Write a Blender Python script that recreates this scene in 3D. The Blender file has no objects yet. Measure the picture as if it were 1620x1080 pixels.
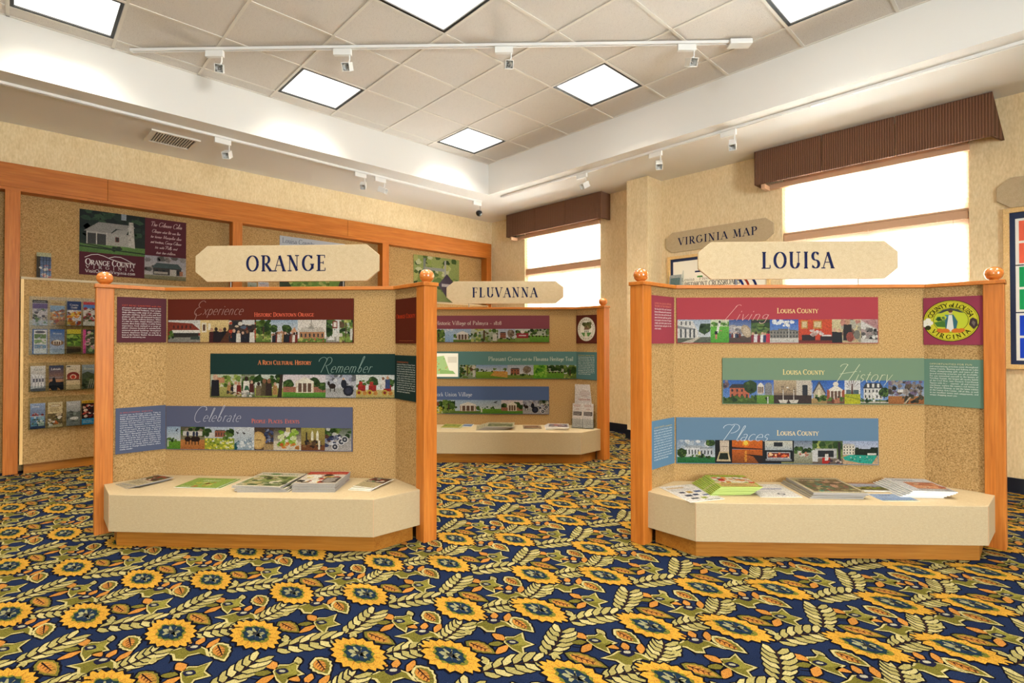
import bpy, bmesh, math, random
import numpy as np
from mathutils import Matrix, Vector
rnd = random.Random(7)
C = bpy.context.scene.collection
SC = bpy.context.scene
R_ = math.radians

def lin(c):
    """'#rrggbb' or '#rgb' -> linear rgb"""
    c = c.lstrip('#')
    if len(c) == 3: c = ''.join(x * 2 for x in c)
    v = [int(c[i:i + 2], 16) / 255 for i in (0, 2, 4)]
    return tuple(x / 12.92 if x <= .04045 else ((x + .055) / 1.055) ** 2.4 for x in v)

# ------------------------------------------------------------------ camera, world, exposure
cam = bpy.data.cameras.new('camera')
cam.sensor_width = 36; cam.lens = 823 / 1620 * 36; cam.shift_y = -10.62 / 1620; cam.clip_start = .05
camo = bpy.data.objects.new('camera', cam); C.objects.link(camo)
camo.location = (0, 0, 1.255); camo.rotation_euler = (R_(90.6), 0, R_(46.358 - 90))
SC.camera = camo
W = bpy.data.worlds.new('sky'); SC.world = W; W.use_nodes = True
W.node_tree.nodes['Background'].inputs[0].default_value = (.95, .975, 1.0, 1)
W.node_tree.nodes['Background'].inputs[1].default_value = 38.0
SC.view_settings.view_transform = 'Standard'; SC.view_settings.look = 'None'
SC.view_settings.exposure = 0.68; SC.view_settings.gamma = 1; SC.view_settings.use_curve_mapping = False
LAMP_W = 18.0; LAMP_COL = (1.0, .94, .79); LAMP_SPREAD = R_(108); DIFF_E = 1.3
SC.cycles.max_bounces = 10; SC.cycles.diffuse_bounces = 6; SC.cycles.transparent_max_bounces = 16

# ------------------------------------------------------------------ materials
MATS = {}
def mat(name, base='#888', rough=.6, spec=.4):
    m = bpy.data.materials.new(name); m.use_nodes = True
    b = m.node_tree.nodes['Principled BSDF']
    b.inputs['Base Color'].default_value = (*lin(base), 1); b.inputs['Roughness'].default_value = rough
    b.inputs['Specular IOR Level'].default_value = spec
    MATS[name] = m
    return m, m.node_tree, b
def coords(nt, scale=(1, 1, 1), out='Object'):
    tc = nt.nodes.new('ShaderNodeTexCoord'); mp = nt.nodes.new('ShaderNodeMapping')
    mp.inputs['Scale'].default_value = scale; nt.links.new(tc.outputs[out], mp.inputs[0]); return mp.outputs[0]
def noise(nt, vec, scale, detail=3, rough=.5, dist=0):
    n = nt.nodes.new('ShaderNodeTexNoise'); n.inputs['Scale'].default_value = scale; n.inputs['Detail'].default_value = detail
    n.inputs['Roughness'].default_value = rough; n.inputs['Distortion'].default_value = dist
    nt.links.new(vec, n.inputs['Vector']); return n.outputs['Fac']
def ramp(nt, fac, stops):
    r = nt.nodes.new('ShaderNodeValToRGB'); e = r.color_ramp.elements
    while len(e) < len(stops): e.new(.5)
    for x, (p, c) in zip(e, stops): x.position = p; x.color = (*lin(c), 1)
    nt.links.new(fac, r.inputs[0]); return r.outputs[0]
def bump(nt, b, h, strength=.2, dist=.002):
    n = nt.nodes.new('ShaderNodeBump'); n.inputs['Strength'].default_value = strength; n.inputs['Distance'].default_value = dist
    nt.links.new(h, n.inputs['Height']); nt.links.new(n.outputs[0], b.inputs['Normal'])
def mul(nt, a, b):
    m = nt.nodes.new('ShaderNodeMix'); m.data_type = 'RGBA'; m.blend_type = 'MULTIPLY'; m.inputs[0].default_value = 1
    nt.links.new(a, m.inputs[6]); nt.links.new(b, m.inputs[7]); return m.outputs[2]

def wood(name, axis, a, b_, c):
    m, nt, b = mat(name, rough=.5, spec=.22)
    sc = [14, 14, 14]; sc[axis] = .9
    v = coords(nt, sc); n1 = noise(nt, v, 2.2, 5, .6, .4)
    sc2 = [90, 90, 90]; sc2[axis] = 3
    n2 = noise(nt, coords(nt, sc2), 1.5, 2)
    col = ramp(nt, n1, [(.25, a), (.5, b_), (.78, c)])
    col = mul(nt, col, ramp(nt, n2, [(.3, '#e2dcd4'), (.7, '#ffffff')]))
    nt.links.new(col, b.inputs['Base Color'])
    b.inputs['Coat Weight'].default_value = .06; b.inputs['Coat Roughness'].default_value = .3
    return m
wood('wood_upright', 2, '#a85e1c', '#b86b25', '#c47b34')
wood('wood_long', 0, '#a85e1c', '#b86b25', '#c47b34')
wood('wood_shaded', 0, '#965c1b', '#a36822', '#ad742c')  # same wood as the posts, with the shade down low mixed into its colour
wood('maple_edge', 2, '#e0b673', '#e9c283', '#f0cf95')

def speck(name, stops, s1, s2, rough=.9, bs=.25, bd=.002, mapscale=(1, 1, 1), out='Object', spec=.2, fine='#d8d0c4'):
    m, nt, b = mat(name, rough=rough, spec=spec)
    v = coords(nt, mapscale, out); n1 = noise(nt, v, s1, 4, .65); n2 = noise(nt, v, s2, 2)
    col = mul(nt, ramp(nt, n1, stops), ramp(nt, n2, [(.35, fine), (.65, '#ffffff')]))
    nt.links.new(col, b.inputs['Base Color'])
    if bs: bump(nt, b, n1, bs, bd)
    return m
speck('tan_fabric', [(.34, '#7c623f'), (.47, '#a68658'), (.57, '#b39263'), (.7, '#c9aa7d')], 130, 420, spec=.05)
speck('cream_laminate', [(.3, '#ab9878'), (.5, '#b09d7d'), (.7, '#b5a383')], 60, 330, .45, .05, .001, (1, 1, 2.2), spec=.3, fine='#ece8e2')
speck('sign_cream', [(.3, '#b8a482'), (.5, '#bca887'), (.7, '#c0ac8c')], 40, 260, .6, .05, .001, fine='#f0ede8')
speck('wall_paper', [(.3, '#d9c198'), (.47, '#e1cba3'), (.6, '#e4cfa8'), (.75, '#e8d6b4')], 22, 70, .8, .15, .003, (1, 1, .35), 'Object', spec=.1, fine='#f1eee8')
speck('tile_white', [(.30, '#b1abaa'), (.37, '#e2dfdd'), (.6, '#e8e5e2'), (.75, '#edebe8')], 120, 300, .95, .3, .003)
mat('paint_white', '#dedbd6', .8, .1)
mat('grid_white', '#dcd6cc', .6)
mat('track_white', '#e4e2de', .4)
mat('black', '#0c0b0b', .4)
mat('navy_rubber', '#141723', .5)
mat('navy', '#1c2247', .5)
mat('navy_board', '#1d2a4c', .6)
mat('paper', '#e9e6df', .6)
mat('paper_grey', '#96908a', .7); mat('paper_green', '#aebf6a', .7)
mat('steel', '#7c7a76', .35)[2].inputs['Metallic'].default_value = .8
mat('blind_rail', '#c39a78', .5)
m, nt, b = mat('chrome', '#c8ccd0', .2); b.inputs['Metallic'].default_value = 1
m, nt, b = mat('finial_wood', '#bd6a28', .25, .6)
n = noise(nt, coords(nt, (10, 10, 30)), 3, 4); nt.links.new(ramp(nt, n, [(.3, '#a9571b'), (.7, '#c97a35')]), b.inputs['Base Color']); b.inputs['Coat Weight'].default_value = .5
# ribbed valance cloth
m, nt, b = mat('valance_cloth', '#6b4128', .85, .2)
w = nt.nodes.new('ShaderNodeTexWave'); w.inputs['Scale'].default_value = 16; w.bands_direction = 'Y'; w.inputs['Distortion'].default_value = .4
nt.links.new(coords(nt), w.inputs[0]); nt.links.new(ramp(nt, w.outputs[1], [(.0, '#573a29'), (.6, '#6f4d38'), (1, '#775540')]), b.inputs['Base Color']); bump(nt, b, w.outputs[1], .6, .006)
# printed matter: colour is stored per vertex on the printed shapes
m, nt, b = mat('print', rough=.6, spec=.08)
a = nt.nodes.new('ShaderNodeVertexColor'); a.layer_name = 'Col'; cv = nt.nodes.new('ShaderNodeMix'); cv.data_type = 'RGBA'; cv.blend_type = 'MULTIPLY'; cv.inputs[0].default_value = 1; cv.inputs[7].default_value = (.61, .61, .61, 1)
nt.links.new(a.outputs[0], cv.inputs[6]); nt.links.new(cv.outputs[2], b.inputs['Base Color'])
m, nt, b = mat('print_light', rough=.6, spec=.08)
a = nt.nodes.new('ShaderNodeVertexColor'); a.layer_name = 'Col'; nt.links.new(a.outputs[0], b.inputs['Base Color'])
# printed photographs: the same stored colours with photographic mottle
m, nt, b = mat('photo', rough=.5, spec=.12)
a = nt.nodes.new('ShaderNodeVertexColor'); a.layer_name = 'Col'; v = coords(nt); n1 = noise(nt, v, 150, 4, .7, .8); n2 = noise(nt, v, 420, 2, .7)
col = mul(nt, mul(nt, a.outputs[0], ramp(nt, n1, [(.36, '#8d8884'), (.56, '#d6d2ce')])), ramp(nt, n2, [(.35, '#b4b0ac'), (.6, '#ffffff')])); nt.links.new(col, b.inputs['Base Color'])
# carpet: per-vertex yarn colour with tufted variation
m, nt, b = mat('carpet', rough=1, spec=.05)
a = nt.nodes.new('ShaderNodeVertexColor'); a.layer_name = 'Col'
v = coords(nt); n1 = noise(nt, v, 260, 3, .7); n2 = noise(nt, v, 5, 2)
col = mul(nt, mul(nt, a.outputs[0], ramp(nt, n1, [(.25, '#787878'), (.6, '#f2f2f2')])), ramp(nt, n2, [(.3, '#e6e6e6'), (.7, '#ffffff')]))
nt.links.new(col, b.inputs['Base Color']); bump(nt, b, n1, .5, .004)
def clear(name, tint, fac):
    m = bpy.data.materials.new(name); m.use_nodes = True; nt = m.node_tree; nt.nodes.clear()
    o = nt.nodes.new('ShaderNodeOutputMaterial'); t = nt.nodes.new('ShaderNodeBsdfTransparent'); g = nt.nodes.new('ShaderNodeBsdfGlossy'); x = nt.nodes.new('ShaderNodeMixShader')
    t.inputs[0].default_value = (*lin(tint), 1); g.inputs[1].default_value = .08; x.inputs[0].default_value = fac
    fr = nt.nodes.new('ShaderNodeFresnel'); fr.inputs[0].default_value = 1.4
    mm = nt.nodes.new('ShaderNodeMath'); mm.operation = 'MULTIPLY'; mm.inputs[1].default_value = fac; nt.links.new(fr.outputs[0], mm.inputs[0]); nt.links.new(mm.outputs[0], x.inputs[0]); nt.links.new(t.outputs[0], x.inputs[1]); nt.links.new(g.outputs[0], x.inputs[2]); nt.links.new(x.outputs[0], o.inputs[0]); MATS[name] = m
clear('window_glass', '#f4f8f8', 1.0); clear('acrylic', '#f2f5f5', .04)
# blind slats let daylight through
m = bpy.data.materials.new('slat'); m.use_nodes = True; nt = m.node_tree; b = nt.nodes['Principled BSDF']
b.inputs['Base Color'].default_value = (*lin('#f4efe6'), 1); b.inputs['Roughness'].default_value = .5
t = nt.nodes.new('ShaderNodeBsdfTranslucent'); t.inputs[0].default_value = (*lin('#fff6ea'), 1); x = nt.nodes.new('ShaderNodeMixShader'); x.inputs[0].default_value = .68
nt.links.new(b.outputs[0], x.inputs[1]); nt.links.new(t.outputs[0], x.inputs[2]); nt.links.new(x.outputs[0], nt.nodes['Material Output'].inputs[0]); MATS['slat'] = m
m, nt, b = mat('lamp_diffuser', '#ffffff'); b.inputs['Emission Color'].default_value = (1, .97, .9, 1); b.inputs['Emission Strength'].default_value = DIFF_E

# ------------------------------------------------------------------ mesh helpers
class MB:
    """collects plain shapes into one mesh"""
    def __init__(s): s.v = []; s.f = []; s.sm = []
    def add(s, vs, fs, smooth=False):
        o = len(s.v); s.v += [tuple(p) for p in vs]; s.f += [tuple(i + o for i in f) for f in fs]; s.sm += [smooth] * len(fs); return s
    def box(s, x0, x1, y0, y1, z0, z1):
        return s.add([(x0, y0, z0), (x1, y0, z0), (x1, y1, z0), (x0, y1, z0), (x0, y0, z1), (x1, y0, z1), (x1, y1, z1), (x0, y1, z1)],
                     [(3, 2, 1, 0), (4, 5, 6, 7), (0, 1, 5, 4), (1, 2, 6, 5), (2, 3, 7, 6), (3, 0, 4, 7)])
    def prism(s, pts, z0, z1):
        n = len(pts)
        return s.add([(x, y, z0) for x, y in pts] + [(x, y, z1) for x, y in pts],
                     [tuple(range(n))[::-1], tuple(range(n, 2 * n))] + [(i, (i + 1) % n, (i + 1) % n + n, i + n) for i in range(n)])
    def rod(s, p, q, r, n=8, r2=None):
        p = Vector(p); q = Vector(q); d = (q - p).normalized(); a = d.orthogonal().normalized(); b = d.cross(a); r2 = r if r2 is None else r2
        vs = [p + (a * math.cos(t) + b * math.sin(t)) * r for t in [2 * math.pi * i / n for i in range(n)]] + [q + (a * math.cos(t) + b * math.sin(t)) * r2 for t in [2 * math.pi * i / n for i in range(n)]]
        s.add(vs, [(i, (i + 1) % n, (i + 1) % n + n, i + n) for i in range(n)], True); return s.add(vs, [tuple(range(n))[::-1], tuple(range(n, 2 * n))])
    def lathe(s, prof, c=(0, 0, 0), n=20):
        vs = []; fs = []
        for r, z in prof:
            vs += [(c[0] + r * math.cos(2 * math.pi * i / n), c[1] + r * math.sin(2 * math.pi * i / n), c[2] + z) for i in range(n)]
        for k in range(len(prof) - 1):
            fs += [(k * n + i, k * n + (i + 1) % n, (k + 1) * n + (i + 1) % n, (k + 1) * n + i) for i in range(n)]
        return s.add(vs, fs, True)
    def mesh(s, name, m):
        me = bpy.data.meshes.new(name); me.from_pydata(s.v, [], s.f); me.polygons.foreach_set('use_smooth', s.sm)
        me.materials.append(MATS[m]); me.update(); return me
def link(name, me, parent=None, mx=None, bev=0):
    o = bpy.data.objects.new(name, me); C.objects.link(o)
    if parent: o.parent = parent
    if mx is not None: o.matrix_local = mx
    if bev:
        b = o.modifiers.new('edge', 'BEVEL'); b.width = bev; b.segments = 2; b.limit_method = 'ANGLE'
    return o
def obj(name, mb, m, parent=None, mx=None, bev=0): return link(name, mb.mesh(name, m), parent, mx, bev)
def box(name, b, m, parent=None, bev=0): return obj(name, MB().box(*b), m, parent, None, bev)
def empty(name, loc=(0, 0, 0), rz=0):
    o = bpy.data.objects.new(name, None); C.objects.link(o); o.location = loc; o.rotation_euler = (0, 0, rz); o.empty_display_size = .1; return o
def tag(o, label=None, cat=None, group=None, kind=None):
    for k, v in (('label', label), ('category', cat), ('group', group), ('kind', kind)):
        if v: o[k] = v
    return o
def plane_mx(o, u, n):
    """local x = u, local y = up, local z = n"""
    u = Vector(u).normalized(); n = Vector(n).normalized(); up = n.cross(u)
    return Matrix(((u.x, up.x, n.x, o[0]), (u.y, up.y, n.y, o[1]), (u.z, up.z, n.z, o[2]), (0, 0, 0, 1)))
def dup(o, mx):
    c = o.copy(); C.objects.link(c); c.matrix_world = mx
    for ch in o.children:
        k = ch.copy(); C.objects.link(k); k.parent = c
        for g in ch.children:
            d = g.copy(); C.objects.link(d); d.parent = k
    return c

# ------------------------------------------------------------------ flat print: shapes with their own colour
class Pic:
    STEP = 2.2e-5
    def __init__(s, x0=0, y0=0, w=1, h=1, z=0): s.V = []; s.F = []; s.Cc = []; s.z = z; s.x0 = x0; s.y0 = y0; s.k = h; s.a = w / h
    def _p(s, pts, cols):
        o = len(s.V); s.V += [(s.x0 + x * s.k, s.y0 + y * s.k, s.z) for x, y in pts]; s.F.append(tuple(range(o, o + len(pts)))); s.Cc += cols
    def up(s): s.z += s.STEP
    def poly(s, pts, c, up=True):
        if up: s.up()
        cl = (*lin(c), 1); s._p([(min(max(x, 0), s.a), min(max(y, 0), 1)) for x, y in pts], [cl] * len(pts)); return s
    def rect(s, x0, y0, x1, y1, c, c2=None):
        s.up(); q = [(x0, y0), (x1, y0), (x1, y1), (x0, y1)]; q = [(min(max(x, 0), s.a), min(max(y, 0), 1)) for x, y in q]
        a = (*lin(c), 1); b = (*lin(c2 or c), 1); s._p(q, [a, a, b, b]); return s
    def ell(s, cx, cy, rx, ry, c, n=10, up=True, rot=0, jag=0):
        ps = []
        for i in range(n):
            t = 2 * math.pi * i / n; k = 1 + (rnd.uniform(-jag, jag) if jag else 0); x = rx * math.cos(t) * k; y = ry * math.sin(t) * k
            ps.append((cx + x * math.cos(rot) - y * math.sin(rot), cy + x * math.sin(rot) + y * math.cos(rot)))
        return s.poly(ps, c, up)
    def blobs(s, x0, y0, x1, y1, n, r, cols):
        for i in range(n):
            if i % 6 == 0: s.up()
            q = r * rnd.uniform(.5, 1.2); s.ell(rnd.uniform(x0, x1), rnd.uniform(y0, y1), q, q * rnd.uniform(.6, 1), rnd.choice(cols), 6, False, 0, .3)
        return s
    def tree(s, cx, y, r, cols=('#2f4a1e', '#47642a', '#5b7a35', '#243a18'), trunk=True):
        if trunk: s.rect(cx - r * .09, y - r * 1.1, cx + r * .09, y, '#4a3626')
        s.ell(cx, y, r, r * .9, cols[0], 12, True, 0, .15); return s.blobs(cx - r * .7, y - r * .6, cx + r * .7, y + r * .6, 12, r * .32, cols)
    def house(s, x0, y0, x1, y1, wall, roof, rh=.3, nw=4, rows=1, porch=False, win='#33363c'):
        w = x1 - x0; h = y1 - y0
        s.rect(x0, y0, x1, y1, wall); s.poly([(x0 - w * .05, y1), (x1 + w * .05, y1), (x1 - w * .12, y1 + h * rh), (x0 + w * .12, y1 + h * rh)], roof)
        s.up()
        for r in range(rows):
            for i in range(nw):
                cx = x0 + w * (i + .5) / nw; cy = y0 + h * (r + .5) / rows; s.poly([(cx - w * .18 / nw, cy - h * .26 / rows), (cx + w * .18 / nw, cy - h * .26 / rows), (cx + w * .18 / nw, cy + h * .26 / rows), (cx - w * .18 / nw, cy + h * .26 / rows)], win, False)
        if porch:
            s.rect(x0, y0 + h * .48, x1, y0 + h * .56, '#efece4')
            for i in range(nw + 1): s.rect(x0 + w * i / nw - .012, y0, x0 + w * i / nw + .012, y0 + h * .5, '#f2efe8')
        return s
    def temple(s, x0, y0, x1, y1, c='#efe9dc', wall='#c9a68a'):
        w = x1 - x0; h = y1 - y0; s.rect(x0, y0, x1, y0 + h * .65, wall); s.rect(x0 + w * .08, y0 + h * .05, x1 - w * .08, y0 + h * .6, '#6d5142')
        for i in range(4):
            x = x0 + w * (.1 + .8 * i / 3); s.rect(x - w * .035, y0, x + w * .035, y0 + h * .62, c)
        s.rect(x0, y0 + h * .6, x1, y0 + h * .7, c); return s.poly([(x0 - w * .03, y0 + h * .7), (x1 + w * .03, y0 + h * .7), ((x0 + x1) / 2, y1)], c)
    def folk(s, x0, x1, y, h, n, cols):
        for i in range(n):
            x = x0 + (x1 - x0) * (i + .5) / n + rnd.uniform(-.02, .02); q = h * rnd.uniform(.8, 1.1); c = rnd.choice(cols)
            s.poly([(x - q * .2, y), (x + q * .2, y), (x + q * .17, y + q * .72), (x - q * .17, y + q * .72)], c); s.ell(x, y + q * .84, q * .12, q * .14, rnd.choice(['#c9987a', '#8d6248', '#d9b096', '#3a2a22']), 7)
        return s
    def scene(s, sky, sky2, gnd, gnd2, hz):
        s.rect(0, hz, s.a, 1, sky2, sky); return s.rect(0, 0, s.a, hz, gnd, gnd2)
    def mesh(s, name, m=None):
        m = m or ('photo' if name in ('photo_print', 'cover_print') else 'print_light' if name in ('map_print', 'card_print') else 'print'); me = bpy.data.meshes.new(name); me.from_pydata(s.V, [], s.F); at = me.color_attributes.new('Col', 'FLOAT_COLOR', 'POINT')
        at.data.foreach_set('color', [x for c in s.Cc for x in c]); me.materials.append(MATS[m]); me.update(); return me

# ------------------------------------------------------------------ lettering: a stroke alphabet with a broad-nib weight
G = {}
def g(ch, adv, spec): G[ch] = (adv, [q.split() for q in spec.split(';') if q.strip()])
g('A', .9, 'l .06 0 .44 1 t;l .44 1 .84 0 T;l .2 .36 .66 .36;s .06 0;s .84 0')
g('B', .78, 'l .2 0 .2 1;l .2 1 .36 1;a .36 .75 .24 .25 90 -90;l .2 .5 .38 .5;a .38 .25 .3 .25 90 -90;l .2 0 .38 0;s .16 0;s .16 1')
g('C', .92, 'a .5 .5 .42 .5 42 318;l .81 .78 .81 1 t')
g('D', .98, 'l .18 0 .18 1;l .18 1 .4 1;a .4 .5 .46 .5 90 -90;l .18 0 .4 0;s .14 0;s .14 1')
g('E', .78, 'l .18 0 .18 1;l .18 1 .66 1;l .18 .52 .54 .52;l .18 0 .7 0;l .66 1 .66 .82 t;l .7 0 .7 .18 t;l .54 .42 .54 .62 t;s .14 0;s .14 1')
g('F', .72, 'l .18 0 .18 1;l .18 1 .66 1;l .18 .52 .54 .52;l .66 1 .66 .8 t;l .54 .42 .54 .62 t;s .18 0;s .14 1')
g('G', 1.0, 'a .5 .5 .42 .5 42 330;l .81 .78 .81 1 t;l .86 .12 .86 .42 T;s .84 .42')
g('H', .98, 'l .18 0 .18 1;l .8 0 .8 1;l .18 .52 .8 .52;s .18 0;s .18 1;s .8 0;s .8 1')
g('I', .4, 'l .2 0 .2 1;s .2 0;s .2 1')
g('J', .5, 'l .3 1 .3 .2;a .14 .2 .16 .24 0 -110;s .3 1')
g('K', .86, 'l .18 0 .18 1;l .68 1 .2 .45 t;l .34 .58 .78 0 T;s .18 0;s .18 1;s .78 0;s .68 1')
g('L', .76, 'l .18 0 .18 1;l .18 0 .68 0;l .68 0 .68 .2 t;s .18 1;s .14 0')
g('M', 1.12, 'l .14 0 .2 1 t;l .2 1 .54 .05 T;l .54 .05 .88 1 t;l .88 1 .96 0 T;s .14 0;s .96 0;s .14 1;s .92 1')
g('N', 1.0, 'l .18 0 .18 1 t;l .18 1 .8 0 T;l .8 0 .8 1 t;s .18 0;s .12 1;s .8 1')
g('O', 1.04, 'a .52 .5 .44 .5 0 360')
g('P', .76, 'l .18 0 .18 1;l .18 1 .38 1;a .38 .74 .3 .26 90 -90;l .18 .48 .38 .48;s .18 0;s .14 1')
g('R', .86, 'l .18 0 .18 1;l .18 1 .38 1;a .38 .74 .28 .26 90 -90;l .18 .48 .38 .48;l .38 .48 .8 0 T;s .18 0;s .14 1;s .82 0')
g('S', .7, 'a .36 .75 .24 .25 30 270;a .36 .25 .27 .25 90 -150;l .57 .8 .57 .98 t;l .11 .2 .11 .02 t')
g('T', .82, 'l .41 0 .41 1;l .05 1 .77 1;l .05 1 .05 .8 t;l .77 1 .77 .8 t;s .41 0')
g('U', .96, 'l .18 1 .18 .33;a .48 .33 .3 .33 180 360;l .78 .33 .78 1 t;s .18 1;s .78 1')
g('V', .88, 'l .06 1 .44 0 T;l .44 0 .82 1 t;s .06 1;s .82 1')
g('W', 1.2, 'l .06 1 .34 0 T;l .34 0 .6 .9 t;l .6 .9 .86 0 T;l .86 0 1.14 1 t;s .06 1;s 1.14 1')
g('Y', .84, 'l .06 1 .42 .48 T;l .42 .48 .78 1 t;l .42 .48 .42 0;s .06 1;s .78 1;s .42 0')
g('a', .56, 'l .44 .42 .44 0;a .27 .42 .17 .18 0 150;a .26 .17 .18 .17 60 330')
g('b', .62, 'l .14 1 .14 0;a .34 .3 .21 .3 0 360')
g('c', .54, 'a .3 .3 .23 .3 48 312')
g('d', .64, 'l .5 1 .5 0;a .29 .3 .21 .3 0 360;s .46 1')
g('e', .56, 'a .29 .3 .23 .3 0 310;l .07 .32 .52 .32')
g('f', .38, 'l .18 0 .18 .8;a .32 .8 .14 .18 180 60;l .04 .58 .34 .58;s .18 0')
g('g', .58, 'a .26 .38 .18 .2 0 360;l .44 .56 .46 -.08;a .26 -.1 .2 .18 0 -170')
g('h', .64, 'l .14 1 .14 0;a .31 .38 .17 .22 180 0;l .48 .38 .48 0;s .14 0;s .48 0')
g('i', .3, 'l .15 .6 .15 0;l .15 .8 .15 .9;s .15 0')
g('k', .6, 'l .14 1 .14 0;l .46 .6 .16 .26 t;l .26 .36 .52 0 T;s .14 0')
g('l', .3, 'l .15 1 .15 0;s .15 0;s .11 1')
g('m', .9, 'l .14 .6 .14 0;a .29 .4 .15 .2 180 0;l .44 .4 .44 0;a .59 .4 .15 .2 180 0;l .74 .4 .74 0;s .14 0;s .44 0;s .74 0')
g('n', .64, 'l .14 .6 .14 0;a .31 .38 .17 .22 180 0;l .48 .38 .48 0;s .14 0;s .48 0;s .1 .6')
g('o', .6, 'a .3 .3 .24 .3 0 360')
g('p', .62, 'l .14 .6 .14 -.3;a .34 .3 .21 .3 0 360;s .14 -.3')
g('q', .62, 'l .5 .6 .5 -.3;a .29 .3 .21 .3 0 360')
g('r', .44, 'l .14 .6 .14 0;a .3 .42 .16 .17 180 50;s .14 0')
g('s', .44, 'a .22 .45 .14 .15 30 270;a .22 .15 .16 .15 90 -150')
g('t', .4, 'l .18 .8 .18 .14;a .3 .14 .12 .14 180 300;l .04 .58 .34 .58')
g('u', .64, 'l .14 .6 .14 .2;a .31 .2 .17 .2 180 360;l .48 .6 .48 0;s .12 .6')
g('v', .54, 'l .06 .6 .27 0 T;l .27 0 .48 .6 t')
g('w', .8, 'l .06 .6 .24 0 T;l .24 0 .4 .55 t;l .4 .55 .56 0 T;l .56 0 .74 .6 t')
g('x', .54, 'l .06 .6 .48 0 T;l .06 0 .48 .6 t')
g('y', .54, 'l .06 .6 .28 0 T;l .48 .6 .2 -.3 t')
g('z', .5, 'l .06 .6 .44 .6;l .44 .6 .06 0 T;l .06 0 .44 0')
g('1', .42, 'l .22 .62 .22 0;l .22 .62 .1 .52 t;s .22 0'); g('2', .52, 'a .25 .44 .18 .18 160 -20;l .42 .38 .07 0 t;l .07 0 .46 0'); g('8', .56, 'a .28 .72 .18 .22 0 360;a .28 .26 .22 .26 0 360')
g('.', .26, 'l .13 0 .13 .1'); g(',', .26, 'l .14 .08 .08 -.12'); g('-', .4, 'l .06 .3 .34 .3'); g('_', .6, 'l .04 .3 .56 .3'); g("'", .22, 'l .11 1 .11 .8'); g('*', .34, 'l .13 .3 .21 .3 T')
SCRIPT = {'E': (.86, ['a .52 .78 .28 .24 30 265', 'a .46 .26 .36 .3 95 330', 'a .1 -.2 .3 .36 60 -30']), 'R': (.9, ['l .3 1 .18 0', 'a -.05 .82 .3 .22 200 20', 'a .42 .76 .3 .28 120 -90', 'l .36 .5 .86 -.06', 'a .98 .1 .2 .2 230 300']),
          'C': (.82, ['a .5 .5 .42 .56 30 300', 'a .6 .85 .2 .18 -30 120']), 'L': (.7, ['l .42 1 .2 .05', 'a .52 .9 .14 .14 200 30', 'l .02 0 .66 .06']), 'H': (1.0, ['l .26 1 .1 0', 'l .92 1 .7 0', 'l .05 .45 .95 .6', 'a .1 .9 .2 .12 200 20']),
          'P': (.72, ['l .3 1 .14 0', 'a .32 .76 .34 .28 120 -90', 'a 0 .86 .24 .16 210 40']), 'l': (.34, ['l .16 .1 .16 1.2', 'a .23 1.2 .07 .16 180 0', 'l .30 1.2 .18 .3', 'a .28 .1 .12 .1 180 320']), 'b': (.66, ['l .16 .1 .18 1.4', 'a .26 1.4 .08 .2 180 0', 'l .34 1.4 .18 .4', 'a .34 .26 .17 .24 150 -170'])}
SCRIPT = {k: (a, [q.split() for q in v]) for k, (a, v) in SCRIPT.items()}
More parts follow.
